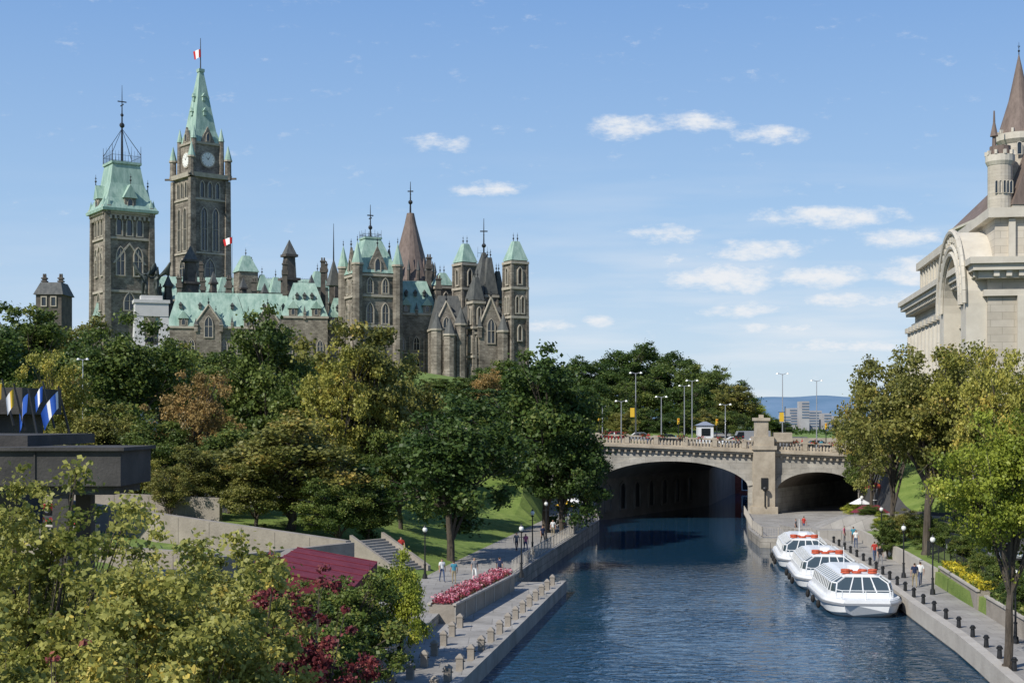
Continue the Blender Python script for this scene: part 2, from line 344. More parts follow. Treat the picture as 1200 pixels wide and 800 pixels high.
def watermat():
    m,nt,p=newmat('canal_water'); N=nt.nodes; L=nt.links
    p.inputs['Base Color'].default_value=(.012,.045,.085,1); p.inputs['Roughness'].default_value=.02; p.inputs['IOR'].default_value=1.33
    p.inputs['Specular IOR Level'].default_value=.5
    tc=N.new('ShaderNodeTexCoord'); mp=N.new('ShaderNodeMapping'); mp.inputs['Scale'].default_value=(.7,1.0,1); L.new(tc.outputs['Object'],mp.inputs[0])
    a=N.new('ShaderNodeTexNoise'); a.inputs['Scale'].default_value=1.4; a.inputs['Detail'].default_value=3; a.inputs['Roughness'].default_value=.5; a.inputs['Distortion'].default_value=.9
    L.new(mp.outputs[0],a.inputs[0])
    c=N.new('ShaderNodeTexNoise'); c.inputs['Scale'].default_value=.05; c.inputs['Detail'].default_value=3; L.new(tc.outputs['Object'],c.inputs[0])
    r=N.new('ShaderNodeMapRange'); r.inputs[1].default_value=.42; r.inputs[2].default_value=.58; r.inputs[3].default_value=.35; r.inputs[4].default_value=1.0; L.new(c.outputs['Fac'],r.inputs[0])
    sp=N.new('ShaderNodeSeparateXYZ'); L.new(tc.outputs['Object'],sp.inputs[0])
    q=N.new('ShaderNodeMapRange'); q.inputs[1].default_value=72; q.inputs[2].default_value=125; q.inputs[3].default_value=1.3; q.inputs[4].default_value=.10; L.new(sp.outputs[1],q.inputs[0])
    m0=N.new('ShaderNodeMath'); m0.operation='MULTIPLY'; L.new(r.outputs[0],m0.inputs[0]); L.new(q.outputs[0],m0.inputs[1])
    mu=N.new('ShaderNodeMath'); mu.operation='MULTIPLY'; L.new(a.outputs['Fac'],mu.inputs[0]); L.new(m0.outputs[0],mu.inputs[1])
    b=N.new('ShaderNodeBump'); b.inputs['Strength'].default_value=1; b.inputs['Distance'].default_value=.17; L.new(mu.outputs[0],b.inputs['Height']); L.new(b.outputs[0],p.inputs['Normal'])
    return m
M['water']=watermat()
grid('canal_water',-40,75,1,-60,262,1,lambda x,y:0.0,'water')
b=B()
yy=[-60,20,50,64,80,95,103]
vs=[];fs=[]
for y in yy:
    e=interp(WE,y); q=interp(PU,y)-1
    vs+=[(q,y,-1.8),(q,y,.8),(e-.5,y,.8),(e-.5,y,.92),(e,y,.92),(e,y,-1.8)]
for j in range(len(yy)-1):
    for i in range(5): a=j*6+i; fs.append((a,a+1,a+7,a+6)[::-1])
k=(len(yy)-1)*6; fs.append((k,k+1,k+2,k+3,k+4,k+5))
b.add('deck',vs,fs); b.finish('canal_wharf',{'deck':'wharf'},single=True)
b=B()
ek=[y for y in range(40,138,6)]+[137]
for y0,y1 in zip(ek[:-1],ek[1:]):
    a=interp(EE,y0);c=interp(EE,y1)
    b.add('kerb',[(a-.06,y0,.1),(a+.5,y0,.1),(c+.5,y1,.1),(c-.06,y1,.1),(a-.06,y0,1.13),(a+.5,y0,1.13),(c+.5,y1,1.13),(c-.06,y1,1.13)],[(3,2,1,0),(4,5,6,7),(0,1,5,4),(1,2,6,5),(2,3,7,6),(3,0,4,7)])
b.finish('canal_kerb',{'kerb':'conclt'},single=True)
def hz(x,y):
    r=104+22*math.sin(x*.0011+1)+14*math.sin(x*.0031)+8*math.sin(x*.009+2)+4*math.sin(x*.021)
    r+=45*math.exp(-((x-1700)/380)**2)
    return -2+max(0,r)*math.sin(math.pi*min(1,(y-6000)/1800)) 
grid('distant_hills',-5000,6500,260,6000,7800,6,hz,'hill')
b=B()
for (u,v,wd) in [(932,478,14),(944,470,9),(955,481,16),(970,484,9),(922,486,10),(985,487,10),(1003,480,9)]:
    D=1800+wd*15; x=X(u,D); zt=Z(v,D); hw=wd*D/3200
    b.bx('walls',x-hw,x+hw,D,D+30,-2,zt)
    for k in range(6):
        b.bx('windows',x-hw*.9,x+hw*.9,D-.4,D-.1,zt-4-k*4,zt-2.2-k*4)
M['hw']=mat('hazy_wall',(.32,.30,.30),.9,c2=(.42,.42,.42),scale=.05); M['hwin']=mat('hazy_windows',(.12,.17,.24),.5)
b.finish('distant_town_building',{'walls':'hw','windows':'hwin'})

# ---------------------------------------------------------------- gothic parliament
PM={'walls':'sand','trim':'sandlt','windows':'wglass','roof':'copper','slate':'slate','chimneys':'darkst','iron':'iron','brown':'brownroof','dark':'darkst'}
def finial(b,x,y,z,h,r=.18,part='iron'):
    b.rod(part,(x,y,z),(x,y,z+h),r,r*.25,5)
    b.sph(part,(x,y,z+h*.35),r*2.2,6,4); 
    b.bx(part,x-h*.09,x+h*.09,y-r*.5,y+r*.5,z+h*.68,z+h*.68+r); b.bx(part,x-r*.5,x+r*.5,y-h*.09,y+h*.09,z+h*.6,z+h*.6+r)
def cresting(b,x0,x1,y,z,h=1.0,axis='x'):
    n=max(2,int(abs(x1-x0)/.9))
    for i in range(n+1):
        t=lerp(x0,x1,i/n)
        p=(t,y) if axis=='x' else (y,t)
        b.rod('iron',(p[0],p[1],z),(p[0],p[1],z+h*(1.5 if i%3==0 else 1)),.07,.03,4)
    a=(x0,y,z+h*.6) if axis=='x' else (y,x0,z+h*.6); c=(x1,y,z+h*.6) if axis=='x' else (y,x1,z+h*.6)
    b.rod('iron',a,c,.06,.06,4)
def pinnacle(b,x,y,z,w,h,rot=0,cap='slate',body='walls'):
    b.fr(body,x,y,z,w,w,z+h*.45,w,w,rot); b.fr('trim',x,y,z+h*.45,w*1.3,w*1.3,z+h*.5,w*1.3,w*1.3,rot)
    b.fr(cap,x,y,z+h*.5,w*1.1,w*1.1,z+h,w*.08,w*.08,rot)
def chimney(b,x,y,z,w,h,d=None,part='chimneys'):
    d=d or w
    b.bx(part,x-w/2,x+w/2,y-d/2,y+d/2,z,z+h); b.bx(part,x-w/2-.25,x+w/2+.25,y-d/2-.25,y+d/2+.25,z+h*.82,z+h*.9)
    b.bx(part,x-w/2-.2,x+w/2+.2,y-d/2-.2,y+d/2+.2,z+h,z+h+.35)
    for k in (-.25,.25): b.ng(part,x+k*w,y,z+h+.35,.28,z+h+1.3,.2,6)
def faces(b,cx,cy,rot,w,fn,base=None):
    S=b.M.copy()
    for k in range(4):
        b.M=S@T(cx,cy,0,rot+k*math.pi/2)@T(0,-w/2); fn(b,k)
    b.M=S
def wing(b,L,d,zb,ze,zr,roof='roof',rows=((4,1.4,3.6),),sp=4.2,dorm=8.4,chim=(),mans=2.6,gables=(),crest=True):
    b.bx('walls',0,L,0,d,zb,ze)
    b.bx('trim',-.3,L+.3,-.35,d+.3,ze,ze+.6)
    zo=ze+.6
    b.fr(roof,L/2,d/2,zo,L+.2,d+.2,zr,L-mans*2,max(1.0,d-mans*2-3))
    if crest: cresting(b,mans+.5,L-mans-.5,d/2,zr,.9)
    for (dz,ww,hh) in rows:
        n=int(L/sp)
        b.bx('trim',0,L,-.18,-.002,zb+dz-1.0,zb+dz-.65)
        for i in range(n):
            b.win((i+.5)*L/n,zb+dz,ww,hh,'p',mull=True)
        for i in range(n+1):
            xb=min(L-.35,max(.35,i*L/n)); b.fr('walls',xb,-.25,zb,.7,.9,zb+dz+hh,.5,.45)
    n=int(L/dorm)
    for i in range(n):
        x=(i+.5)*L/n
        b.bx('walls',x-1.2,x+1.2,-.1,2.4,zo,zo+2.2)
        b.gable(roof,x-1.6,x+1.6,-.4,3.6,zo+2.2,zo+4.4,'y',0)
        S=b.M.copy(); b.M=S@T(0,-.1); b.win(x,zo+.4,.9,1.8,'p',fw=.15,pr=.15); b.M=S
        finial(b,x,-.2,zo+4.4,1.5,.1)
    for x in np.arange(L/n, L-1, L/n) if n>1 else []:
        pinnacle(b,x,-.1,zo-1,.7,4)
    # small lucarnes high on the roof slope
    for i in range(n+1):
        x=min(L-mans-1,max(mans+1,i*L/max(1,n))); zz=lerp(zo,zr,.52); yy_=lerp(0,mans+1.2,.52)
        b.bx('slate',x-.4,x+.4,yy_-.5,yy_+1.2,zz,zz+1.0); b.gable('slate',x-.6,x+.6,yy_-.7,yy_+1.6,zz+1.0,zz+1.9,'y')
    for (x,y,h) in chim: chimney(b,x,y,ze,1.35,h,1.1)
    for (x,gw,gh) in gables:
        b.bx('walls',x-gw/2,x+gw/2,-1.2,3,zb,ze+gh*.25)
        b.ext('walls',[(x-gw/2,-1.2,ze+gh*.25),(x+gw/2,-1.2,ze+gh*.25),(x,-1.2,ze+gh)],(0,.5,0))
        b.gable(roof,x-gw/2-.3,x+gw/2+.3,-.7,d/2,ze+gh*.25+.01,ze+gh-.3,'y',0)
        b.rod('trim',(x-gw/2,-1.25,ze+gh*.25),(x,-1.25,ze+gh+.2),.28); b.rod('trim',(x+gw/2,-1.25,ze+gh*.25),(x,-1.25,ze+gh+.2),.28)
        finial(b,x,-1,ze+gh,2.4,.16)
        S=b.M.copy(); b.M=S@T(0,-1.2); b.win(x,ze-2.5,gw*.3,gh*.25+4.2,'p',mull=True); b.win(x,zb+3,gw*.3,4.5,'p',mull=True); b.M=S
        for s_ in(-1,1): pinnacle(b,x+s_*gw/2,-1.2,ze-1,1.0,gh*.6)
def tower(b,cx,cy,rot,w,z0,z1,stages,buttress=1.2,wins=()):
    b.fr('walls',cx,cy,z0,w,w,z1,w,w,rot)
    for z in stages: b.fr('trim',cx,cy,z,w+.9,w+.9,z+.7,w+.9,w+.9,rot)
    for k in range(4):
        a=rot+math.pi/4+k*math.pi/2; r=w/math.sqrt(2)
        b.fr('walls',cx+r*math.cos(a),cy+r*math.sin(a),z0,buttress*1.5,buttress*1.5,z1-.5,buttress,buttress,rot)
    def fn(b,k):
        for (x,z,ww,hh,mu) in wins: b.win(x,z,ww,hh,'p',mull=mu,fw=.35,pr=.45)
    faces(b,cx,cy,rot,w,fn)

# --- East Block with its corner tower
b=B(); D=400; R=math.radians(34)
cx,cy=X(143,D),D; w_=13.0
zE=Z(252,D)
tower(b,cx,cy,R,w_,20,zE,[Z(284,D),Z(345,D),zE-1.2],1.5,
  wins=[(-3,Z(279,D),1.5,5,False),(0,Z(279,D),1.5,5,False),(3,Z(279,D),1.5,5,False),(-2.6,Z(325,D),2.2,8,True),(2.6,Z(325,D),2.2,8,True),(0,Z(365,D),3,5,True)])
def gf(b,k):
    b.ext('trim',[(-5,-.35,Z(312,D)),(-4.3,-.35,Z(312,D)),(0,-.35,Z(290,D)),(4.3,-.35,Z(312,D)),(5,-.35,Z(312,D)),(0,-.35,Z(287,D))],(0,.4,0))
    for i in range(9): b.bx('trim',-5.6+i*1.4-.3,-5.6+i*1.4+.3,-.9,-.02,zE-2.3,zE-1.3)
    b.bx('trim',-6.9,6.9,-1.0,.3,zE-.6,zE)
faces(b,cx,cy,R,w_,gf)
b.fr('roof',cx,cy,zE,16.2,16.2,zE+.8,16.4,16.4,R)
zs=[zE+.8,zE+4,zE+8.5,Z(195,D)]; ws=[16.0,12.6,9.8,8.0]
for i in range(3): b.fr('roof',cx,cy,zs[i],ws[i],ws[i],zs[i+1],ws[i+1],ws[i+1],R)
b.fr('roof',cx,cy,zs[3],8.8,8.8,zs[3]+.7,8.8,8.8,R)
def df(b,k):
    b.bx('walls',-1.6,1.6,-.9,3,zE+.5,zE+4); b.gable('roof',-2.1,2.1,-1.3,5,zE+4,zE+8,'y'); 
    S=b.M.copy(); b.M=S@T(0,-.9); b.win(0,zE+1,1.4,2.8,'p',fw=.2,pr=.2); b.M=S
    finial(b,0,-1.2,zE+8,3,.15)
    for s_ in(-1,1): pinnacle(b,s_*7.2,.3,zE-1,.9,5,cap='roof')
faces(b,cx,cy,R,w_,df)
S=b.M.copy(); b.M=T(cx,cy,0,R)
for s_ in(-1,1):
    cresting(b,-4.2,4.2,s_*4.2,zs[3]+.7,3.0); cresting(b,-4.2,4.2,s_*4.2,zs[3]+.7,3.0,'y')
for a,c in((-4.2,-4.2),(4.2,-4.2),(4.2,4.2),(-4.2,4.2)):
    b.rod('iron',(a,c,zs[3]),(a,c,zs[3]+5.5),.16,.05,5); b.rod('iron',(a,c,zs[3]+3),(0,0,zs[3]+11),.1,.08,4)
zt=Z(100,D); b.rod('iron',(0,0,zs[3]),(0,0,zt),.42,.05,6); b.sph('iron',(0,0,zs[3]+12),.8,6,5); b.sph('iron',(0,0,zs[3]+15),.5,6,5)
b.bx('iron',-1.3,1.3,-.1,.1,zt-5,zt-4.7); b.bx('iron',-.1,.1,-1.3,1.3,zt-6,zt-5.7)
b.M=S
gz=21
b.M=T(X(112,D),D-6,0,math.radians(14))
wing(b,23,13,gz,Z(388,D),Z(345,D),rows=((4,1.5,3.8),(10.5,1.4,3.6)),chim=((19.5,5,13),(6,6,12)),gables=((14,7,7),))
b.M=T(X(200,390),386,0,math.radians(10))
wing(b,36,14,gz,Z(388,D),Z(346,D),rows=((4,1.7,4.6),(11,1.5,3.8)),chim=((3,5,14.5),(9.5,8,14),(17,5,14.5),(24,8,14),(33,7,13)),gables=((11.5,7,6.5),(28,7,6.5)))
b.M=T(X(338,D),388,0,math.radians(10))
wing(b,13,16,gz,Z(376,D),Z(334,D),rows=((4,1.7,4.6),(11,1.5,3.8)),sp=4.2,dorm=6.5,chim=((1,8,16),(12,8,17)),mans=3.4)
b.M=T(X(385,D),393,0,math.radians(10))
wing(b,9,14,gz,Z(385,D),Z(350,D),rows=((4,1.7,4.6),(11,1.5,3.8)),sp=4.2,chim=((2,5,15),(7,8,16)),dorm=4.5)
b.M=Matrix.Identity(4)
for u,vt,dd,ww in((223,288,408,3.8),(339,281,411,3.8),(250,318,409,2.2),(197,322,406,2.4),(285,325,410,2.2),(394,318,413,2.3),(310,332,411,2.2),(268,322,409,2.0),(365,322,411,2.0)):
    x=X(u,dd); zt=Z(vt,dd); h=zt-30
    b.fr('dark',x,dd,30,ww*1.15,ww*1.15,zt-h*.33,ww,ww,.6); b.fr('dark',x,dd,zt-h*.33,ww*1.35,ww*1.35,zt-h*.31,ww*1.35,ww*1.35,.6)
    b.fr('dark',x,dd,zt-h*.31,ww*.75,ww*.75,zt-h*.14,ww*.7,ww*.7,.6); b.fr('dark',x,dd,zt-h*.14,ww*1.05,ww*1.05,zt-h*.12,ww*1.05,ww*1.05,.6)
    b.fr('slate',x,dd,zt-h*.12,ww*.9,ww*.9,zt,.1,.1,.6)
    for sx in(-1,1): b.fr('slate',x+sx*ww*.5,dd-.4,zt-h*.31,.5,.5,zt-h*.18,.06,.06,.6)
D2=388; b.M=T(X(434,D2),D2,0,math.radians(26))
tower(b,0,0,0,11.5,gz,Z(322,D2),[Z(322,D2)-1,Z(350,D2),Z(385,D2)],1.2,wins=[(-2.3,Z(345,D2),1.5,4,True),(2.3,Z(345,D2),1.5,4,True),(-2.3,Z(380,D2),1.8,5.5,True),(2.3,Z(380,D2),1.8,5.5,True),(0,Z(425,D2),2.4,6,True)])
zc=Z(322,D2); zt=Z(281,D2)
b.fr('roof',0,0,zc,12.6,12.6,zt,4.6,4.6); b.fr('roof',0,0,zt,5.2,5.2,zt+.5,5.2,5.2)
for s_ in(-1,1): cresting(b,-2.4,2.4,s_*2.4,zt+.5,1.4); cresting(b,-2.4,2.4,s_*2.4,zt+.5,1.4,'y')
finial(b,0,0,zt,Z(240,D2)-zt,.3)
def df(b,k):
    b.ext('walls',[(-3.6,-.2,zc-.2),(3.6,-.2,zc-.2),(0,-.2,zc+7.5)],(0,.6,0)); b.gable('roof',-3.2,3.2,.35,5,zc,zc+6.6,'y')
    S=b.M.copy(); b.M=S@T(0,-.2); b.win(0,zc+.4,1.5,3.6,'p'); b.M=S; finial(b,0,0,zc+7.5,2.5,.15)
faces(b,0,0,0,11.5,df)
for a,c in((-1,-1),(1,-1),(1,1),(-1,1)):
    x,y=a*6,c*6; b.ng('walls',x,y,gz,1.5,zc+2,1.5,8); b.ng('trim',x,y,zc+2,1.8,zc+2.5,1.8,8); b.ng('roof',x,y,zc+2.5,1.7,zc+8.5,.08,8); finial(b,x,y,zc+8.3,2,.1)
b.M=Matrix.Identity(4)
for u,vt in((391,262),(412,300),(452,300),(461,312)):
    x=X(u,392); b.rod('iron',(x,392,Z(325,392)),(x,392,Z(vt,392)),.3,.06,5); b.fr('slate',x,392,Z(335,392),3.6,3.6,Z(305,392) if vt<300 else Z(318,392),.3,.3,.5)
b.M=T(X(462,D2),390,0,math.radians(14))
wing(b,12.5,14,gz,Z(368,D2),Z(326,D2),rows=((5,1.7,4.6),(12,1.5,3.8)),chim=((11,6,17),(1.5,7,16)),dorm=6,sp=4)
b.finish('parliament_east_block',PM)

# --- Centre block
b=B(); D=520; R=math.radians(40); cx,cy=X(235,D),D
w_=14.6; zg=Z(212,D)
tower(b,cx,cy,R,w_,20,zg,[Z(238,D),Z(300,D),Z(330,D)],2.0,
   wins=[(-2.4,Z(296,D),2.3,16,True),(2.4,Z(296,D),2.3,16,True),(-3.2,Z(235,D),1.4,6,False),(0,Z(235,D),1.4,6,False),(3.2,Z(235,D),1.4,6,False),(0,Z(327,D),4,7,True),(0,Z(350,D),4,5,True)])
b.fr('trim',cx,cy,zg,w_+2.4,w_+2.4,zg+1.6,w_+2.8,w_+2.8,R)
zc=Z(170,D); wc=11.4
b.fr('walls',cx,cy,zg+1.6,wc,wc,zc,wc,wc,R); b.fr('trim',cx,cy,zc-.8,wc+1,wc+1,zc,wc+1.2,wc+1.2,R)
for k in range(4):
    a=R+math.pi/4+k*math.pi/2
    r=w_/math.sqrt(2)+.4
    x,y=cx+r*math.cos(a),cy+r*math.sin(a)
    b.ng('walls',x,y,zg,1.3,zg+7,1.2,8); b.ng('trim',x,y,zg+7,1.6,zg+7.6,1.6,8); b.ng('roof',x,y,zg+7.6,1.5,zg+13,.1,8)
    b.fr('dark',x+1.6*math.cos(a),y+1.6*math.sin(a),zg+.2,3.2,.6,zg+.9,3.2,.5,a)
    r=wc/math.sqrt(2); x,y=cx+r*math.cos(a),cy+r*math.sin(a)
    b.ng('walls',x,y,zg+1.6,1.1,zc+1,1.0,8); b.ng('roof',x,y,zc+1,1.2,zc+6,.1,8)
def cf(b,k):
    zz=Z(190,D)
    n=24
    for part,r,y in(('trim',3.1,-.35),('dial',2.6,-.5)):
        b.ext(part,[(r*math.cos(2*math.pi*i/n),y,zz+r*math.sin(2*math.pi*i/n)) for i in range(n)],(0,-y-.01,0))
    for a,l in((math.radians(60),2.1),(math.radians(130),1.5)):
        b.ext('iron',[(-.14*math.sin(a),-.56,zz+.14*math.cos(a)),(l*math.cos(a),-.56,zz+l*math.sin(a)),(.14*math.sin(a),-.56,zz-.14*math.cos(a))],(0,.03,0))
    for i in range(12):
        a=i*math.pi/6; b.bx('iron',2.2*math.cos(a)-.12,2.2*math.cos(a)+.12,-.55,-.5,zz+2.2*math.sin(a)-.12,zz+2.2*math.sin(a)+.12)
    b.ext('walls',[(-3,-.3,zc),(3,-.3,zc),(0,-.3,zc+6)],(0,.8,0)); b.gable('roof',-2.6,2.6,.5,3,zc,zc+5,'y')
    S=b.M.copy(); b.M=S@T(0,-.3); b.win(0,zc+.5,1.2,3,'p'); b.M=S
faces(b,cx,cy,R,wc,cf)
za=Z(85,D); zm=lerp(zc,za,.18)
b.fr('roof',cx,cy,zc,11.6,11.6,zm,8.6,8.6,R); b.fr('roof',cx,cy,zm,8.6,8.6,za,1.7,1.7,R)
b.fr('roof',cx,cy,za,2.3,2.3,za+1.2,2.3,2.3,R); b.rod('iron',(cx,cy,za),(cx,cy,Z(45,D)),.28,.12,6)
for t in(.25,.5):
    zq=lerp(zm,za,t); wq=lerp(8.6,1.7,t)
    def lf(b,k): b.bx('roof',-.6,.6,-.5,1.5,zq,zq+1.6); b.gable('roof',-.9,.9,-.8,1.5,zq+1.6,zq+3,'y')
    faces(b,cx,cy,R,wq,lf)
b.M=T(X(170,500),500,0,math.radians(12)); wing(b,75,16,20,Z(352,500),Z(322,500),rows=((20,1.8,5),),chim=((20,4,14),(38,4,16),(52,4,14),(66,4,15)),dorm=9)
b.M=Matrix.Identity(4)
for u,vt,ww in((288,300,7),(262,325,5),(323,325,5),(372,318,6),(307,322,4)):
    x=X(u,498); zt=Z(vt,498); b.fr('walls',x,498,30,ww,ww,zt-6,ww,ww,.5); b.fr('roof',x,498,zt-6,ww+.8,ww+.8,zt,ww*.35,ww*.35,.5); finial(b,x,498,zt,3,.15)
D3=450; x=X(481,D3); zb=Z(325,D3)
b.ng('walls',x,D3,25,8.5,zb-3,8.5,16); b.ng('trim',x,D3,zb-3,9,zb-2,9,16)
for i in range(16):
    a=i*math.pi/8; px,py=x+8*math.cos(a),D3+8*math.sin(a); b.ng('dark',px,py,zb-8,.7,zb+1.5,.5,5); b.ng('slate',px,py,zb+1.5,.7,zb+5,.05,5)
prof=[(zb-2,7.6),(zb+4,5.6),(Z(285,D3),3.6),(Z(262,D3),1.9),(Z(250,D3),1.2)]
for (z0,r0),(z1,r1) in zip(prof[:-1],prof[1:]): b.ng('brown',x,D3,z0,r0,z1,r1,16)
for i in range(8):
    a=i*math.pi/4+.2; px,py=x+5.6*math.cos(a),D3+5.6*math.sin(a); b.fr('brown',px,py,zb+1,1.6,1.6,zb+6,.1,.1,a)
finial(b,x,D3,Z(250,D3),Z(213,D3)-Z(250,D3),.35)
b.finish('parliament_centre_block',dict(PM,dial='clock'))
def flag(name,x,y,z,w,h,cols,rz=0,pole=None,droop=.14,axis=0):
    b=B()
    tot=sum(c[1] for c in cols); u0=0
    for c,wd in cols:
        u1=u0+wd/tot
        k=6; P=[]
        for i in range(k+1):
            u=lerp(u0,u1,i/k); P.append((u*w,.12*w*math.sin(u*5.5),-droop*abs(w)*u*u-droop*abs(w)*u))
        vs=P+[(p[0]*.8,p[1]+.12*w,p[2]-h) for p in P]
        b.add(c,vs,[(i,i+1,k+2+i,k+1+i) for i in range(k)]); u0=u1
    if pole: b.rod('iron',(0,0,.3),pole,.05,.08,6)
    return b.finish(name,{},loc=(x,y,z),rz=rz,single=True)
flag('flag',X(236,520)-.2,520,Z(58,520),-3.0,3.2,[('red',1),('whitec',2),('red',1)])
flag('flag',X(272,380),380,Z(278,380),-2.6,1.8,[('red',1),('whitec',2),('red',1)],pole=(0,0,-14))

# --- west wing (right-hand group)
b=B(); D=380; gz=20
b.M=T(X(505,D),D+4,0,math.radians(12))
wing(b,22,15,gz,Z(386,D),Z(343,D),roof='slate',rows=((4,1.6,4),(11,1.5,4)),dorm=5.5,sp=3.6,chim=((3,7,15),(12,8,17),(20,7,15)),gables=((4,6,8),(13,6,9)))
b.M=Matrix.Identity(4)
def twr(u,D,wpx,vt,vcap,rot=.5,cap='roof',wins=True,n=4):
    s=D/1600; ww=wpx*s/1.35; zt=Z(vt,D); x=X(u,D)
    st=[zt-1,zt-8,zt-16]
    W=[(0,zt-6.5,ww*.22,4.4,False)]+[(o*ww,zt-14.5,ww*.16,4.5,False) for o in(-.18,.18)]+[(0,zt-22,ww*.2,4,False)] if wins else []
    tower(b,x,D,rot,ww,gz,zt,st,ww*.14,wins=W)
    zc=Z(vcap,D); b.fr(cap,x,D,zt,ww*1.12,ww*1.12,zc,ww*.35,ww*.35,rot); 
    for q in(-1,1): finial(b,x+q*ww*.12,D,zc,2.4,.12)
twr(604,378,27,306,283); twr(545,392,26,308,286,.6); twr(518,400,26,335,320,.5)
twr(573,384,20,345,302,.4,'slate',False); twr(583,386,16,352,318,.7,'slate'); twr(558,380,18,352,325,.5,'slate')
finial(b,X(567,386),386,Z(305,386),Z(256,386)-Z(305,386),.3); b.fr('slate',X(567,386),386,Z(350,386),8,8,Z(296,386),.8,.8,.5)
cresting(b,X(560,386),X(575,386),385,Z(302,386),2)
b.M=T(X(556,D),D-2,0,math.radians(14))
wing(b,10,14,gz,Z(392,D),Z(350,D),roof='slate',rows=((4,1.6,4),(11,1.5,3.6)),dorm=5,sp=3.4,chim=((8,8,14),),gables=((4.5,6.5,10),))
b.M=Matrix.Identity(4)
for u,vt,dd in((527,372,376),(540,360,378),(512,366,377),(590,368,376)):
    x=X(u,dd); zt=Z(vt,dd); b.ng('walls',x,dd,gz,1.6,zt-5,1.6,8); b.ng('trim',x,dd,zt-5,1.9,zt-4.5,1.9,8); b.ng('slate',x,dd,zt-4.5,1.8,zt,.08,8)
b.finish('parliament_west_wing',PM)
b=B(); D=330; b.bx('walls',X(42,D),X(72,D),D,D+8,20,Z(345,D)); b.fr('slate',X(57,D),D+4,Z(345,D),7.2,9,Z(330,D),5,5); 
for k in(-2,2): chimney(b,X(57,D)+k,D+3,Z(345,D),.9,4)
b.M=T(X(42,D),D); b.win(2,Z(358,D),1,2,'q'); b.win(4.3,Z(358,D),1,2,'q')
b.finish('stone_mansard_building',dict(PM,walls='darkst'))

# ---------------------------------------------------------------- station + hotel
b=B(); 
ang=math.atan2(.989,.147)
S0=T(44.6,128,0,ang)
b.M=S0@Matrix.Scale(-1,4,(0,1,0))
Lf=47; Dp=60
b.bx('walls',0,Lf,0,Dp,0,26.6)
b.bx('trim',-1.6,Lf+1.6,-1.6,Dp+1.6,26.9,27.5); b.bx('trim',-1.0,Lf+1,-1.0,Dp+1,26.2,26.9); b.bx('trim',-1.9,Lf+1.9,-1.9,Dp+1.9,27.5,28.1)
b.bx('trim',-.4,Lf+.4,-.4,Dp+.4,24.6,25.2)
b.bx('walls',.8,Lf-.8,.8,Dp-.8,28.1,32); b.bx('trim',.1,Lf-.1,.1,Dp-.1,32,32.9)
n=int(Lf/1.1)
for i in range(n): b.bx('trim',-.6+i*1.12,-.1+i*1.12,-1.35,-.9,26.35,26.88)
for i in range(40): b.bx('trim',-1.35,-.9,.3+i*1.12,.8+i*1.12,26.35,26.88)
for i in range(15): b.bx('trim',16+i*2.1,16.5+i*2.1,.45,.8,28.2,31.9)
for i in range(12): b.bx('trim',.45,.8,2+i*4.2,2.6+i*4.2,28.2,31.9)
for i in range(11):
    x=17.0+i*2.9
    b.ng('trim',x,-.55,13,.62,24.6,.52,12); b.bx('trim',x-.8,x+.8,-1.3,.0,24.0,24.6); b.bx('trim',x-.85,x+.85,-1.35,0,12.4,13.1)
    if i<10:
        b.win(x+1.45,14,1.5,4.2,'q',fw=.2,pr=.25,mull=True); b.win(x+1.45,19.6,1.5,3.4,'q',fw=.2,pr=.25,mull=True)
b.bx('trim',-.5,Lf+.5,-1.5,-.002,10.8,12.4)
def arch(xc,r,zsp,proj,ro):
    n=20
    P=[(xc+r*math.cos(math.pi*i/n),zsp+r*math.sin(math.pi*i/n)) for i in range(n+1)]
    Q=[(xc+ro*math.cos(math.pi*i/n),zsp+ro*math.sin(math.pi*i/n)) for i in range(n+1)]
    P=[(xc+r,9)]+P+[(xc-r,9)]; Q=[(xc+ro,9)]+Q+[(xc-ro,9)]
    vs=[];fs=[];m=len(P)
    for pts in(P,Q):
        for y in(-proj,3.0): vs+=[(a,y,c) for a,c in pts]
    for i in range(m-1):
        fs+=[(i,i+1,2*m+i+1,2*m+i),(i+1,i,m+i,m+i+1),(2*m+i,2*m+i+1,3*m+i+1,3*m+i)]
    b.add('trim',vs,fs)
    for k,(rr,pp) in enumerate(((ro+.1,proj+.15),(r+.5,proj+.15),(r+1.2,proj+.1))):
        for i in range(n):
            a0=math.pi*i/n;a1=math.pi*(i+1)/n
            b.rod('trim',(xc+rr*math.cos(a0),-pp,zsp+rr*math.sin(a0)),(xc+rr*math.cos(a1),-pp,zsp+rr*math.sin(a1)),.26,.26,6)
    for i in range(1,n):
        a0=math.pi*i/n; b.bx('trim',xc+(r+1.9)*math.cos(a0)-.25,xc+(r+1.9)*math.cos(a0)+.25,-proj-.25,-proj+.02,zsp+(r+1.9)*math.sin(a0)-.25,zsp+(r+1.9)*math.sin(a0)+.25)
    b.ext('glass',[(a,-.15,c) for a,c in P],(0,.1,0))
    for k in range(-3,4):
        h=math.sqrt(max(0,r*r-(k*r/4)**2)); b.bx('trim',xc+k*r/4-.1,xc+k*r/4+.1,-.4,-.16,9,zsp+h)
    for z in np.arange(12,zsp+r*.7,2.6):
        hw=r if z<zsp else math.sqrt(r*r-(z-zsp)**2); b.bx('trim',xc-hw,xc+hw,-.38,-.17,z,z+.2)
arch(8,5.0,24.0,1.9,7.6)
b.M=b.M@Matrix.Rotation(math.radians(-90),4,'Z')@Matrix.Scale(-1,4,(1,0,0))
for i in range(10):
    x=3.4+i*5.2; b.bx('trim',x-.8,x+.8,-.5,-.002,12,24.6)
    b.win(x+2.6,13.5,1.8,7.5,'r',fw=.35,pr=.4,mull=True)
b.finish('stone_railway_station',{'walls':'lime','trim':'limetrim','windows':'wglass','glass':'wglassg'})

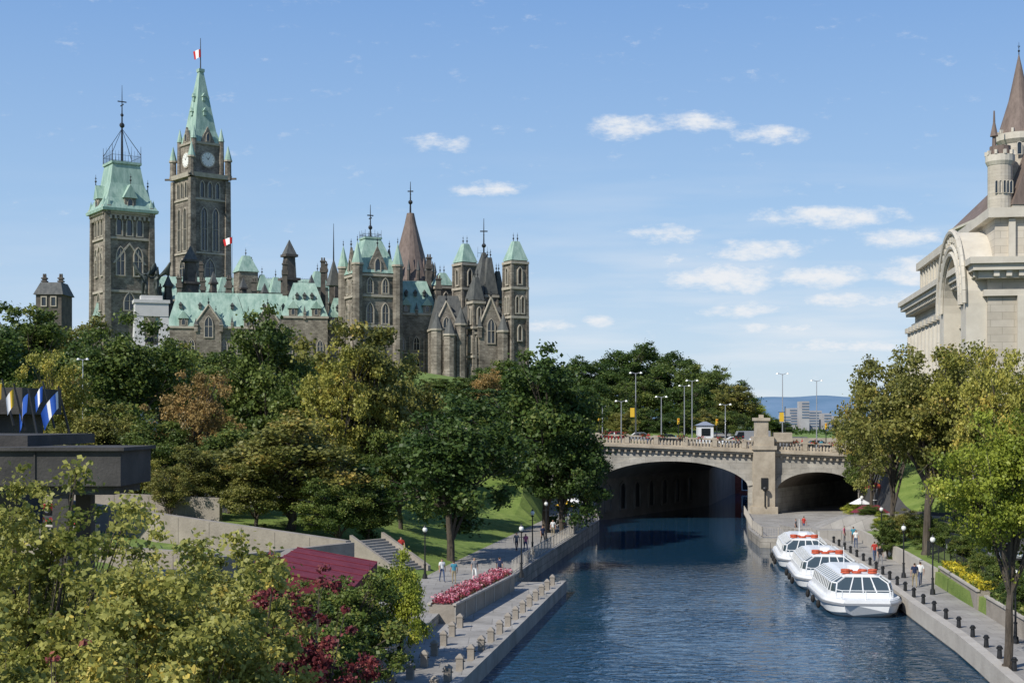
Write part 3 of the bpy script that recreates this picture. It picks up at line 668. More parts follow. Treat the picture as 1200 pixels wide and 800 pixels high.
b=B(); D=300
def rt(u,vb,vt,rp,cone_v,part='walls'):
    s=D/1600; x=X(u,D); r=rp*s
    b.ng('walls',x,D,30,r,Z(vt,D),r,20); b.ng('trim',x,D,Z(vt,D)-1.6,r*1.03,Z(vt,D)-.8,r*1.18,20); b.ng('trim',x,D,Z(vt,D)-.8,r*1.18,Z(vt,D)+.6,r*1.18,20)
    if cone_v: 
        b.ng('brown',x,D,Z(vt,D)+.6,r*1.08,lerp(Z(vt,D),Z(cone_v,D),.45),r*.52,20); b.ng('brown',x,D,lerp(Z(vt,D),Z(cone_v,D),.45),r*.52,Z(cone_v,D),.08,20); finial(b,x,D,Z(cone_v,D)-.3,3,.12)
    for i in range(20):
        a=2*math.pi*i/20
        if i%2: b.fr('trim',x+r*1.1*math.cos(a),D+r*1.1*math.sin(a),Z(vt,D)+.6,.7,.5,Z(vt,D)+1.5,.7,.5,a)
rt(1194,0,162,22,64)
D=294; rt(1172,0,186,14,0); b.ng('brown',X(1172,D),D,Z(183,D),2.2,Z(172,D),2.2,12)
b.rod('brown',(X(1165,D),D,Z(186,D)),(X(1165,D),D,Z(130,D)),.55,.15,6); b.ng('brown',X(1165,D),D,Z(160,D),.9,Z(140,D),.1,8)
for k in range(5): b.M=T(X(1172,D)-1.6+k*.8,D-2.66+abs(k-2)*.25); b.win(0,Z(228,D),.5,2.6,'r',fw=.1,pr=.2)
for k in range(3): b.M=T(X(1186,300)+k*2.2,300-4.3); b.win(0,Z(185,300),.9,2.6,'r',fw=.15,pr=.2)
b.M=Matrix.Identity(4)
b.bx('walls',X(1166,300),X(1166,300)+60,296,330,20,Z(250,300)); b.bx('trim',X(1166,300)-.5,X(1166,300)+60.5,295.5,330.5,Z(250,300),Z(247,300))
b.gable('brown',X(1166,300),X(1166,300)+60,296,330,Z(247,300),Z(150,300),'x',16)
b.gable('brown',X(1166,300)+.5,X(1166,300)+9,291,312,Z(247,300),Z(185,300),'y'); b.bx('walls',X(1166,300)+.7,X(1166,300)+8.8,291.2,300,20,Z(247,300)-.01)
for i in range(4):
    x=X(1185,300)+i*9+10; b.bx('walls',x-1.5,x+1.5,296.5,300,Z(247,300),Z(225,300)); b.gable('brown',x-2,x+2,296,304,Z(225,300),Z(205,300),'y')
chimney(b,X(1200,300)+6,305,Z(200,300),3,12,2,'walls')
b.finish('chateau_hotel',{'walls':'lime','trim':'limetrim','windows':'wglass','brown':'brownroof','iron':'iron'})

# ---------------------------------------------------------------- bridge
b=B(); Y0,Y1=176,208; SK=19/32
def zpar(x): return 11.3-.043*(x-10)
def zdk(x): return zpar(x)-1.25
A1=(10.3,30.4,4.5,3.2); A2=(34.2,44.6,4.2,2.1)
def intr(x):
    for a,c,zs_,rs in(A1,A2):
        if a<=x<=c:
            t=(x-(a+c)/2)/((c-a)/2); return zs_+rs*max(0,1-abs(t)**2.1)**.62 if abs(t)<1 else zs_
    return None
def face(xs,zlow):
    for x0,x1 in zip(xs[:-1],xs[1:]):
        b.add('face',[(x0,Y0,zlow(x0)),(x1,Y0,zlow(x1)),(x1,Y0,zdk(x1)),(x0,Y0,zdk(x0))],[(0,1,2,3)])
for a,c,zs_,rs in(A1,A2):
    tt=[-math.cos(math.pi*i/36) for i in range(37)]; xs=[(a+c)/2+t*(c-a)/2 for t in tt]
    zf=lambda x:(intr(min(max(x,a),c)))
    face(xs,zf)
    for x0,x1 in zip(xs[:-1],xs[1:]):
        sk=SK*(Y1-Y0); b.add('vault',[(x0,Y0,zf(x0)),(x1,Y0,zf(x1)),(x1+sk,Y1,zf(x1)),(x0+sk,Y1,zf(x0))],[(3,2,1,0)])
    for i in range(36):
        p0=Vector((xs[i],0,zf(xs[i])));p1=Vector((xs[i+1],0,zf(xs[i+1])))
        def off(p,k):
            q0=Vector((xs[max(k-1,0)],0,zf(xs[max(k-1,0)])));q1=Vector((xs[min(k+1,36)],0,zf(xs[min(k+1,36)])))
            t=(q1-q0).normalized(); nrm=Vector((-t.z,0,t.x)); 
            return p+nrm*.75
        o0=off(p0,i);o1=off(p1,i+1)
        b.add('ring',[(p0.x,Y0-.14,p0.z),(p1.x,Y0-.14,p1.z),(o1.x,Y0-.14,o1.z),(o0.x,Y0-.14,o0.z),(p0.x,Y0+.3,p0.z),(p1.x,Y0+.3,p1.z),(o1.x,Y0,o1.z),(o0.x,Y0,o0.z)],[(0,1,2,3),(4,5,1,0),(3,2,6,7)])
b.add('face',[(-12,Y0,-1),(10.3,Y0,-1),(10.3,Y0,zdk(10.3)),(-12,Y0,zdk(-12))],[(0,1,2,3)])
b.add('face',[(44.6,Y0,-1),(80,Y0,-1),(80,Y0,zdk(80)),(44.6,Y0,zdk(44.6))],[(0,1,2,3)])
sk=SK*32
b.add('face',[(30.4,Y0,-1),(34.2,Y0,-1),(34.2+sk,Y1,-1),(30.4+sk,Y1,-1),(30.4,Y0,zdk(32)),(34.2,Y0,zdk(32)),(34.2+sk,Y1,4.6),(30.4+sk,Y1,4.6)],[(0,1,5,4),(1,2,6,5),(3,0,4,7)])
b.bx('trim',31.0,33.7,Y0-1.1,Y0+.2,-1,9.2); b.bx('trim',30.7,34,Y0-1.5,Y0+.3,-1,1.9); b.bx('trim',30.8,33.9,Y0-1.3,Y0+.4,9.2,9.7)
b.bx('trim',31.1,33.6,Y0-1.0,Y0+1.6,9.7,10.9); b.bx('trim',31.4,32.9,Y0-.8,Y0+1.2,10.9,12.9); b.bx('trim',31.2,33.1,Y0-1,Y0+1.4,12.9,13.3); b.bx('trim',31.9,32.4,Y0-.2,Y0+.6,13.3,13.7)
b.bx('trim',33.7,36,Y0-.6,Y0+.9,10.2,11.4)
b.bx('dark',31.9,32.8,Y0-1.18,Y0-1.1,4.2,5.6); b.sph('dark',(32.35,Y0-1.6,4.2),.35); b.rod('dark',(32.35,Y0-1.6,1.9),(32.35,Y0-1.6,4.2),.12)
def slopebox(part,x0,x1,ya,yb,dz0,dz1):
    b.add(part,[(x0,ya,zpar(x0)+dz0),(x1,ya,zpar(x1)+dz0),(x1,yb,zpar(x1)+dz0),(x0,yb,zpar(x0)+dz0),(x0,ya,zpar(x0)+dz1),(x1,ya,zpar(x1)+dz1),(x1,yb,zpar(x1)+dz1),(x0,yb,zpar(x0)+dz1)],[(3,2,1,0),(4,5,6,7),(0,1,5,4),(1,2,6,5),(2,3,7,6),(3,0,4,7)])
for xa,xb in((-12,31.05),(33.65,80)):
    slopebox('trim',xa,xb,Y0-.7,Y0+.6,-1.55,-1.25); slopebox('trim',xa,xb,Y0-.45,Y0+.003,-1.85,-1.552)
    slopebox('trim',xa,xb,Y0-.25,Y0+.25,-1.25,-1.05); slopebox('trim',xa,xb,Y0-.3,Y0+.3,-.2,0)
    x=xa+.3; i=0
    while x<xb-.2:
        if i%9==0: slopebox('trim',x-.3,x+.3,Y0-.28,Y0+.28,-1.05,.12)
        else:
            z=zpar(x); b.ng('trim',x,Y0,z-1.05,.15,z-.75,.17,6); b.ng('trim',x,Y0,z-.75,.17,z-.2,.08,6)
        x+=.42; i+=1
    x=xa+1
    while x<xb: 
        z=zpar(x)-1.85; b.bx('trim',x-.13,x+.13,Y0-.4,Y0-.002,z-.35,z); x+=.8
b.add('deck',[(-12,Y0,zdk(-12)),(80,Y0,zdk(80)),(80,Y1+6,zdk(80)),(-12,Y1+6,zdk(-12))],[(0,1,2,3)])
b.add('face',[(-12,Y1+6,-1.5),(31,Y1+6,-1.5),(31,Y1+6,zdk(31)),(-12,Y1+6,zdk(-12))],[(3,2,1,0)])
b.bx('trim',-12,80,Y1+5.6,Y1+6,8.3,10.2)
b.M=T(10.9,176.3,0,math.atan2(31.7,19.2))
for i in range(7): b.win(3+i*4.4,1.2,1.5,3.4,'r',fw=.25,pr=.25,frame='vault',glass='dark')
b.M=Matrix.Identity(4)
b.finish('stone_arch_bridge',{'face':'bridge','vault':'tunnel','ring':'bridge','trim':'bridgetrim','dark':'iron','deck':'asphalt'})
b=B(); b.M=T(31,243,0,0); b.bx('walls',0,22,0,8,-1,7.5); b.gable('roof',-.4,22.4,-.5,8.5,7.5,10,'x')
for i in range(7): b.win(1.6+i*3,3.6,1.2,2,'q',fw=.15,pr=.12); b.win(1.6+i*3,.6,1.2,2,'q',fw=.15,pr=.12)
b.finish('brick_lock_building',{'walls':'brick','trim':'white','windows':'wglass','roof':'slate'})

# ---------------------------------------------------------------- foliage
def leaf_mesh(name,C,size,var,out=None,bias=.6,asp=.75):
    N_=len(C); n=RG.normal(size=(N_,3)); n/=np.linalg.norm(n,axis=1)[:,None]
    if out is not None: n=n+bias*out; n/=np.linalg.norm(n,axis=1)[:,None]+1e-9
    r=RG.normal(size=(N_,3)); t=np.cross(n,r); t/=np.linalg.norm(t,axis=1)[:,None]+1e-9; u=np.cross(n,t)
    s=(size*(.5+1.0*RG.random(N_)))[:,None]*.5
    V=np.empty((N_,4,3)); V[:,0]=C-t*s; V[:,1]=C-u*s*asp+n*s*.15; V[:,2]=C+t*s; V[:,3]=C+u*s*asp+n*s*.15
    me=bpy.data.meshes.new(name); me.vertices.add(4*N_); me.vertices.foreach_set('co',V.ravel())
    me.loops.add(4*N_); me.loops.foreach_set('vertex_index',np.arange(4*N_,dtype=np.int32))
    me.polygons.add(N_); me.polygons.foreach_set('loop_start',np.arange(0,4*N_,4,dtype=np.int32))
    me.update(calc_edges=True)
    a=me.attributes.new('v','FLOAT','POINT'); a.data.foreach_set('value',np.repeat(var,4).astype(np.float32))
    return me
def tree_tpl(seed,H=16,R=6,low=.16,ncl=95,leaves=24000,leaf=.31,rc=(.12,.26),shape=0,limbs=16,thin=1.0,lift=.06):
    rg=np.random.default_rng(seed); C=[];O=[];Vv=[];cl=[]
    cz=H*(1+low)/2; hz_=H*(1-low)/2; ph=rg.random(6)*6.28
    while len(cl)<ncl:
        d=rg.normal(size=3); d/=np.linalg.norm(d)
        az=math.atan2(d[1],d[0]); env=1+.2*math.sin(2*az+ph[0])+.16*math.sin(3*az+ph[1]+2*d[2])+.15*math.sin(4*d[2]+ph[2]+az)
        rr=rg.random()**.45*.9*env
        zf=d[2]*rr
        wid=1.0
        if shape==1: wid=1-.45*max(0,zf)
        if shape==2: wid=.75+.35*max(0,zf)
        p=np.array([d[0]*rr*R*wid,d[1]*rr*R*wid,cz+zf*hz_])
        cl.append((p,rg.uniform(*rc)*R,rg.random(),d))
    wt=np.array([c[1]**2 for c in cl]); wt/=wt.sum()
    for (p,rad,cvv,d),wq in zip(cl,wt):
        k=int(leaves*wq); q=rg.normal(size=(k,3)); q/=np.linalg.norm(q,axis=1)[:,None]
        rd=rg.random(k)**.4*(1+.3*rg.normal(size=k))
        P=p+q*rd[:,None]*rad*np.array([1,1,.7]); 
        C.append(P); O.append(q*.8+d*.5+np.array([0,0,.35])); Vv.append(np.clip(cvv*.6+rg.random(k)*.4,0,1))
    C=np.concatenate(C);O=np.concatenate(O);Vv=np.concatenate(Vv)
    crown=leaf_mesh('crown',C,leaf,Vv,O)
    crown.materials.append(LF['green'])
    b=B(); zt=H*(.72 if thin==1 else .6); pts=[(0,0,-.6)]; x=y=0
    for i in range(1,7): x+=rg.uniform(-.2,.2); y+=rg.uniform(-.2,.2); pts.append((x,y,zt*i/6))
    r0=.022*H*thin
    for i in range(6): b.rod('w',pts[i],pts[i+1],r0*(1-.14*i),r0*(1-.14*(i+1)),8)
    b.rod('w',(0,0,-.6),(0,0,.5),r0*1.5,r0*1.0,8)
    idx=rg.permutation(len(cl))[:limbs]
    for k in idx:
        p=cl[k][0]; s=rg.uniform(.3 if low>.3 else .12,.6); j=min(5,int(s*6)); a=Vector(pts[j]).lerp(Vector(pts[j+1]),s*6-j)
        if p[2]<a.z+.3: a=Vector(pts[1] if low<.3 else pts[2])
        m1=a.lerp(Vector(p),.5)+Vector((0,0,lift*H)); rr=r0*.45
        b.rod('w',a,m1,rr,rr*.6,6); b.rod('w',m1,p,rr*.6,rr*.2,5)
        for _ in range(2):
            e=Vector(p)+Vector(rg.normal(size=3))*R*(.18 if thin==1 else .06); b.rod('w',m1,e,rr*.35,rr*.1,4)
    v,f_=b.p['w']; tm=bpy.data.meshes.new('trunk'); tm.from_pydata(v,[],f_); tm.materials.append(M['bark']); tm.update()
    return crown,tm,H,R
TP=[tree_tpl(1,ncl=110),tree_tpl(2,ncl=95,shape=1,rc=(.13,.27)),tree_tpl(3,ncl=130,rc=(.10,.22),shape=2),
    tree_tpl(4,ncl=140,leaves=16000,rc=(.09,.19),low=.2,leaf=.27),
    tree_tpl(5,ncl=120,shape=1,leaves=26000),
    tree_tpl(6,ncl=150,leaves=22000,rc=(.09,.2),low=.30,leaf=.24),
    tree_tpl(7,H=13,R=4,ncl=150,leaves=26000,rc=(.10,.22),low=.40,leaf=.16)]
def tree(kind,tp,x,y,z,h,hw,rz=None,name='maple_tree'):
    crown,tr,H,R=TP[tp]
    root=bpy.data.objects.new(name,None); COL.objects.link(root); root.location=(x,y,z)
    s=hw/R*1.08; root.scale=(s,s,h/H/.98); root.rotation_euler[2]=random.random()*6.28 if rz is None else rz
    c=bpy.data.objects.new('crown',crown); c.parent=root; COL.objects.link(c)
    c.material_slots[0].link='OBJECT'; c.material_slots[0].material=LF[kind]
    t=bpy.data.objects.new('trunk',tr); t.parent=root; COL.objects.link(t)
def gz_at(x,y):
    if y<262:
        e=interp(PU,y)
        if x<=e: return westz(e-x,y)+hillz(x,y)
        e=interp(EE,y)
        if x>=e: return eastz(x-e,y)+hillz(x,y)
        return 0
    return 9.3+hillz(x,y)
def tr(kind,tp,u,D,vtop,hwpx,name='maple_tree',zb=None):
    x=X(u,D); z=gz_at(x,D)-.3 if zb is None else zb; zt=Z(vtop,D); tree(kind,tp,x,D,z,zt-z,hwpx*D/1600,name=name)
# west bank, close
tr('dark',0,640,141,408,80); tr('dark',1,688,152,520,34); tr('dark',4,660,138,480,54)
tr('dark',1,528,112,466,86); 
tr('olive',2,425,133,366,74); tr('green',0,312,148,364,68); tr('olive',4,340,112,486,90); tr('yellow',3,400,128,400,52); tr('green',1,365,140,420,60)
tr('orange',3,228,132,432,48,'ash_tree'); tr('green',1,145,158,370,72); tr('yellow',3,62,138,408,46,'ash_tree'); tr('green',2,20,150,440,50)
tr('green',0,190,190,396,60); tr('green',0,240,230,400,60); tr('dark',1,95,210,390,54); tr('green',2,35,230,350,66); tr('dark',0,-10,200,370,64); tr('olive',0,80,260,370,50)
tr('green',4,180,128,490,52); tr('olive',1,115,135,470,56); tr('green',4,268,122,500,56); tr('green',0,20,125,480,54); tr('olive',0,235,116,520,42); tr('yellow',3,160,120,530,38)
tr('olive',1,468,150,425,50); tr('dark',0,600,165,465,64); tr('green',4,470,126,500,48); tr('green',3,385,170,436,50); tr('olive',2,290,180,430,56); tr('green',1,345,190,430,50); tr('orange',3,262,160,446,36,'ash_tree')
tr('dark',2,575,195,452,54); tr('dark',1,505,200,470,40); tr('green',4,430,112,560,40); tr('green',0,395,108,560,44); tr('olive',3,200,112,545,34)
tr('orange',3,110,185,425,30,'ash_tree'); tr('olive',0,300,110,540,44)
for u,D,v,h in((500,260,452,30),(545,270,440,34),(590,262,418,42),(620,280,425,40),(660,290,424,44),(560,300,438,30),(515,290,442,24),(440,260,430,40),(400,270,425,44),(350,260,420,44),(300,270,418,46),(250,280,414,46),(200,280,420,40),(470,280,440,30)): tr('green' if u%20 else 'dark',u%3,u,D,v,h)
tr('orange',0,572,255,432,20,'ash_tree')
for u,D,v,h,k in((700,285,418,36,'dark'),(735,300,402,40,'dark'),(775,310,404,38,'dark'),(812,280,422,34,'green'),(835,270,428,30,'green'),(862,262,448,32,'olive'),(885,268,470,22,'bright'),(760,260,440,36,'green'),(715,250,446,32,'green'),(800,255,450,30,'dark'),(845,300,446,34,'dark'),(685,240,445,34,'dark'),(905,300,488,18,'dark'),
   (705,232,474,22,'green'),(728,228,480,20,'olive'),(752,234,476,22,'green'),(778,230,480,20,'dark'),(802,236,478,22,'green'),(826,240,480,20,'olive'),(850,244,478,22,'green'),(872,250,482,20,'green'),(892,252,490,16,'olive'),(915,300,494,18,'dark'),(1000,290,494,18,'dark'),(1020,280,490,20,'green')):
    tr(k,u%5 if u%5!=3 else 0,u,D,v,h)
# east bank
tr('olive',5,1085,112,400,82,'locust_tree'); tr('olive',5,1045,128,416,56,'locust_tree'); tr('yellow',5,1150,108,408,64,'locust_tree'); tr('yellow',5,1185,92,400,56,'locust_tree'); tr('olive',5,1120,120,410,56,'locust_tree')
tr('bright',6,1180,66,474,78,'linden_tree'); tr('olive',5,1020,150,468,38,'locust_tree'); tr('green',0,1100,140,445,60)
tr('olive',1,1120,160,430,60); tr('olive',0,1170,150,415,60); tr('green',0,1010,170,515,22); tr('bright',1,1003,158,588,16,'shrub'); 
for u,D,v,h,k in ((1040,118,606,20,'green'),(1020,140,592,18,'green'),(1060,124,596,22,'olive'),(1082,116,600,22,'green'),(1105,112,606,20,'green'),(1130,100,616,24,'green'),(1035,136,600,14,'bright'),(1150,92,640,18,'green'),(1180,84,650,26,'green'),(1195,78,670,24,'dark'),(1165,118,560,40,'dark')): tr(k,u%3,u,D,v,h,'shrub')
tr('bright',1,470,69,646,38,'linden_tree'); tr('green',0,412,60,662,66,'linden_tree'); tr('green',1,360,62,682,52,'linden_tree')
pts=[];vv=[]
for i in range(420):
    u=RG.uniform(690,1300); D=RG.uniform(420,560); x=X(u,D); c=np.array([x,D,13+RG.uniform(-10,-5.0)]); q=RG.normal(size=(70,3)); q/=np.linalg.norm(q,axis=1)[:,None]; pts.append(c+q*RG.uniform(2,4)*RG.random((70,1))**.4); vv.append(RG.random(70)*.5+RG.random()*.4)
me=leaf_mesh('distant_treeline',np.concatenate(pts),1.0,np.concatenate(vv)); me.materials.append(LF['dark']); o=bpy.data.objects.new('distant_treeline',me); COL.objects.link(o)

def near_tree(seed,x,y,z,H,R,kind,leaves,leaf,name,ncl=230,rc=(.08,.19),low=.2):
    tp=tree_tpl(seed,H,R,low,ncl,leaves,leaf,rc,0,34,.45,.015)
    tp[0].materials[0]=LF[kind]
    root=bpy.data.objects.new(name,None); COL.objects.link(root); root.location=(x,y,z)
    for me in tp[:2]:
        c=bpy.data.objects.new(me.name.split('.')[0],me); c.parent=root; COL.objects.link(c)
near_tree(21,X(175,25),25,.5,Z(600,25)-.5,3.1,'fore',60000,.105,'serviceberry_tree')
near_tree(22,X(40,27),27,.5,Z(545,27)-.5,2.1,'fore',20000,.10,'serviceberry_tree',low=.5)
near_tree(23,X(20,22),22,.5,Z(640,22)-.5,2.5,'fore',34000,.10,'serviceberry_tree')
near_tree(24,X(275,28),28,.5,Z(636,28)-.5,1.9,'fore',28000,.105,'serviceberry_tree',low=.3)
near_tree(25,X(352,34),34,.5,Z(655,34)-.5,1.6,'redl',22000,.10,'red_maple_tree',low=.2)
near_tree(26,X(75,20),20,.5,Z(760,20)-.5,1.0,'redl',6000,.09,'red_maple_tree',low=.3)
near_tree(27,X(290,26),26,.5,Z(715,26)-.5,1.6,'fore',22000,.105,'serviceberry_tree',low=.2)
near_tree(28,X(390,50),50,.5,Z(715,50)-.5,1.9,'green',12000,.15,'serviceberry_tree',low=.2)
near_tree(29,X(110,34),34,.5,Z(622,34)-.5,3.3,'fore',34000,.13,'serviceberry_tree',low=.2)
near_tree(30,X(225,38),38,.5,Z(632,38)-.5,3.2,'fore',32000,.13,'serviceberry_tree',low=.2)
near_tree(31,X(150,30),30,.5,Z(680,30)-.5,2.8,'bright',26000,.12,'serviceberry_tree',low=.1)
near_tree(32,X(15,40),40,.5,Z(650,40)-.5,3.0,'bright',20000,.14,'serviceberry_tree',low=.2)
near_tree(33,X(290,46),46,.5,Z(652,46)-.5,2.6,'olive',18000,.15,'serviceberry_tree',low=.2)

def flowers(name,p0,p1,wd,z0,h,kind,nn,leaf=.14,box=True,zb=None):
    p0=Vector(p0);p1=Vector(p1); d=(p1-p0); Ln=d.length; r=math.atan2(d.y,d.x)
    root=bpy.data.objects.new(name,None); COL.objects.link(root); root.location=(p0.x,p0.y,0); root.rotation_euler[2]=r
    if box:
        b=B(); zz=z0 if zb is None else zb
        b.bx('box',0,Ln,-wd/2,wd/2,zz,z0+h); b.bx('rim',-.1,Ln+.1,-wd/2-.1,-wd/2+.12,z0+h,z0+h+.12); b.bx('rim',-.1,Ln+.1,wd/2-.12,wd/2+.1,z0+h,z0+h+.12)
        for k in range(int(Ln/2.5)+1): b.bx('rim',k*2.5,k*2.5+.12,-wd/2-.04,-wd/2-.001,zz,z0+h)
        for part,(v,f_) in b.p.items():
            me=bpy.data.meshes.new(part); me.from_pydata(v,[],f_); me.materials.append(M['conc' if part=='box' else 'conclt']); o=bpy.data.objects.new(part,me); o.parent=root; COL.objects.link(o)
    k=nn; C=np.stack([RG.uniform(0.1,Ln-.1,k),RG.uniform(-wd/2+.1,wd/2-.1,k),z0+h+.05+RG.random(k)**.7*.55*(.6+.4*np.sin(RG.uniform(0,60,k)))],1)
    hh=np.clip((C[:,2]-z0-h)/.5,0,1); patch=.25*np.sin(C[:,0]*2.1)+.2*np.sin(C[:,0]*5.3+1); var=np.clip(hh*.7+RG.random(k)*.5-.2+patch,0,1)
    me=leaf_mesh('flowers',C,leaf,var); me.materials.append(LF[kind]); o=bpy.data.objects.new('flowers',me); o.parent=root; COL.objects.link(o)
flowers('flower_planter',(-4.2,82,0),(-.6,98,0),1.6,.8,1.1,'fpink',7000,.13,zb=.7)
flowers('flower_planter',(-9.5,56,0),(-6.4,68,0),1.4,.8,1.0,'fred',6000,.13,zb=.7)
flowers('flower_planter',(28.5,72,0),(30.0,84,0),1.6,1.2,.9,'green',4000,.18,zb=.9)
flowers('flower_planter',(30.2,86,0),(32.2,100,0),1.7,1.2,1.0,'fyel',5000,.16,zb=.9)
flowers('flower_bed',(-36,120,5),(-26,116,5),2,4.8,.3,'fred',2500,.18,zb=4)
flowers('flower_bed',(-32,95,5),(-29,93,5),2,5.2,.5,'fred',1500,.18,zb=4)
C=[];V=[]
for i in range(26):
    x=12+i*2.45
    if 30.5<x<36.5: continue
    q=RG.normal(size=(110,3))*np.array([.26,.12,.13]); C.append(q+np.array([x,175.75,zpar(x)+.05])); V.append(np.where(RG.random(110)<.4,.97,RG.random(110)*.7))
me=leaf_mesh('flower_baskets',np.concatenate(C),.16,np.concatenate(V)); me.materials.append(LF['fred']); o=bpy.data.objects.new('flower_baskets',me); COL.objects.link(o)

# ---------------------------------------------------------------- boats
def boat(name,x,y,rz,L_=11.6,W=2.6):
    b=B()
    def wv(t): return W*(1-.42*max(0,1-t/2.6)**2.2 - .18*max(0,1-(L_-t)/1.8)**2)
    st=[0,.12,.25,.42,.6,.85,1.1,1.4,1.7,2.1,2.6,4,6,8,9.8,10.8,L_]
    hull=[]
    for t in st:
        h=wv(t); rise=.45*max(0,1-t/1.8)**2; hull.append([(-h*.55,t+.5*max(0,1-t/2),-.35+rise),(h*.55,t+.5*max(0,1-t/2),-.35+rise),(h*.9,t,.25+rise*.3),(h*1.0,t,1.0),(-h*1.0,t,1.0),(-h*.9,t,.25+rise*.3)])
    b.loft('hull',hull)
    b.loft('stripe',[[(-wv(t)*1.025,t-.03*(t<1),.82),(wv(t)*1.025,t-.03*(t<1),.82),(wv(t)*1.025,t-.03*(t<1),.96),(-wv(t)*1.025,t-.03*(t<1),.96)] for t in st])
    b.loft('hull',[[(-wv(t)*1.0,t,1.003),(wv(t)*1.0,t,1.003),(wv(t)*.97,t+.02,1.16),(-wv(t)*.97,t+.02,1.16)] for t in st])
    cs=[1.5,1.9,2.6,4,6,8,9.6,10.4]
    def cw(t): return min(wv(t)*.88,W*.86*(1-.35*max(0,1-(t-1.0)/1.6)**2))
    b.loft('hull',[[(-cw(t),t,1.16),(cw(t),t,1.16),(cw(t)*.98,t,1.5),(-cw(t)*.98,t,1.5)] for t in cs])
    def rp(t): 
        lean=.55 if t==cs[0] else (.35 if t==cs[1] else 0)
        w=cw(t)*.96
        return [(-w,t,1.5),(-w*.93,t+lean*.7,2.1),(-w*.62,t+lean,2.5),(w*.62,t+lean,2.5),(w*.93,t+lean*.7,2.1),(w,t,1.5)]
    b.loft('glass',[rp(t) for t in cs])
    def ro(t): return .5 if t==cs[0] else .3 if t==cs[1] else 0
    b.loft('hull',[[(-cw(t)*.6,t+ro(t),2.505),(cw(t)*.6,t+ro(t),2.505),(cw(t)*.4,t+ro(t)*1.1,2.62),(-cw(t)*.4,t+ro(t)*1.1,2.62)] for t in cs])
    tt=list(np.linspace(cs[0],cs[-1],13))
    for i,t in enumerate(tt):
        j=max(k for k in range(len(cs)) if cs[k]<=t+1e-6); j=min(j,len(cs)-2); f=(t-cs[j])/(cs[j+1]-cs[j])
        A_=[Vector(p) for p in rp(cs[j])];B_=[Vector(p) for p in rp(cs[j+1])]; P=[a.lerp(c,f) for a,c in zip(A_,B_)]
        for k in range(5): b.rod('frame',P[k],P[k+1],.055,.055,4)
    for k in range(6):
        for t0,t1 in zip(cs[:-1],cs[1:]): b.rod('frame',rp(t0)[k],rp(t1)[k],.06,.06,4)
    F=[Vector(p) for p in rp(cs[0])]
    for q in(.25,.5,.75):
        b.rod('frame',F[0].lerp(F[5],q),F[2].lerp(F[3],q),.05,.05,4)
    def ring(cx,cy,cz,R_=.26,r_=.075):
        vs=[];fs=[]
        for i in range(12):
            a=2*math.pi*i/12
            for j in range(6):
                c=2*math.pi*j/6; vs.append((cx+(R_+r_*math.cos(c))*math.cos(a),cy+(R_+r_*math.cos(c))*math.sin(a),cz+r_*math.sin(c)))
        for i in range(12):
            for j in range(6): fs.append((i*6+j,((i+1)%12)*6+j,((i+1)%12)*6+(j+1)%6,i*6+(j+1)%6))
        b.add('orange',vs,fs)
    for (xx,yy_,st_) in ((-.95,2.9,2),(-.2,3.0,1),(.85,2.9,2),(-.6,4.0,1),(.4,4.2,1)):
        for q in range(st_): ring(xx,yy_,2.70+q*.15)
    b.bx('white2',-.35,.35,5.2,6.0,2.62,2.9)
    for s_ in(-1,1):
        for t in(.35,.9): b.rod('frame',(s_*wv(t)*.85,t+.1,1.16),(s_*wv(t)*.85,t+.1,1.75),.03)
        b.rod('frame',(s_*wv(.35)*.85,.45,1.75),(s_*wv(.9)*.85,1.0,1.75),.03)
        b.rod('frame',(s_*wv(11)*.85,10.7,1.16),(s_*wv(11)*.85,10.7,1.9),.03)
    b.rod('frame',(-wv(.35)*.85,.45,1.75),(wv(.35)*.85,.45,1.75),.03); b.rod('frame',(0,.45,1.16),(0,.45,1.75),.03)
    b.rod('frame',(0,9.8,2.6),(0,9.9,3.8),.04,.02); b.rod('frame',(1.2,L_-.3,1.1),(1.2,L_-.2,2.6),.03)
    b.bx('frame',-.5,.5,L_-.6,L_-.2,1.16,1.7)
    for s_ in(-1,1):
        for t in(3.2,6,8.8): b.sph('fender',(s_*(W+.12),t,.5),.16,8,6,1.8)
    b.finish(name,{'hull':'white','stripe':'carsilver','glass':'boatglass','frame':'white','orange':'orange','white2':'whitec','fender':'rubber'},loc=(x,y,0),rz=rz)
boat('tour_boat',23.3,89.6,-math.radians(5)); boat('tour_boat',24.2,103.2,-math.radians(7)); boat('tour_boat',25.4,117.5,-math.radians(8),W=2.45)

# ---------------------------------------------------------------- street furniture
def lamp_obj():
    b=B(); b.ng('post',0,0,0,.2,.35,.16,8); b.ng('post',0,0,.35,.1,1.0,.08,8); b.ng('post',0,0,1.0,.11,1.08,.11,8); b.ng('post',0,0,1.08,.06,3.3,.045,8)
    b.ng('post',0,0,3.3,.12,3.38,.16,8); b.sph('globe',(0,0,3.6),.18,12,8,1.1); b.ng('post',0,0,3.78,.13,3.92,.03,8); b.rod('post',(0,0,3.92),(0,0,4.05),.02,.01)
    b.bx('post',-.28,.28,-.02,.02,2.95,2.99)
    return b.finish('street_lamp',{'post':'iron','globe':'globe'},single=True)
l0=lamp_obj(); l0.location=(X(498,100),100,gz_at(X(498,100),100)-.02)
def put(o,u,D,z=None,rz=0,sc_=None):
    x=X(u,D); return clone(o,(x,D,gz_at(x,D)-.02 if z is None else z),rz,sc_)
put(l0,611,101,1.38); put(l0,624,118,1.38); put(l0,640,131,1.38); put(l0,662,148,1.38,0)
for u,D in((1033,126),(1059,104),(1093,94),(1190,73.5),(1010,145)): put(l0,u,D,1.0,0,(1,1,1.05))
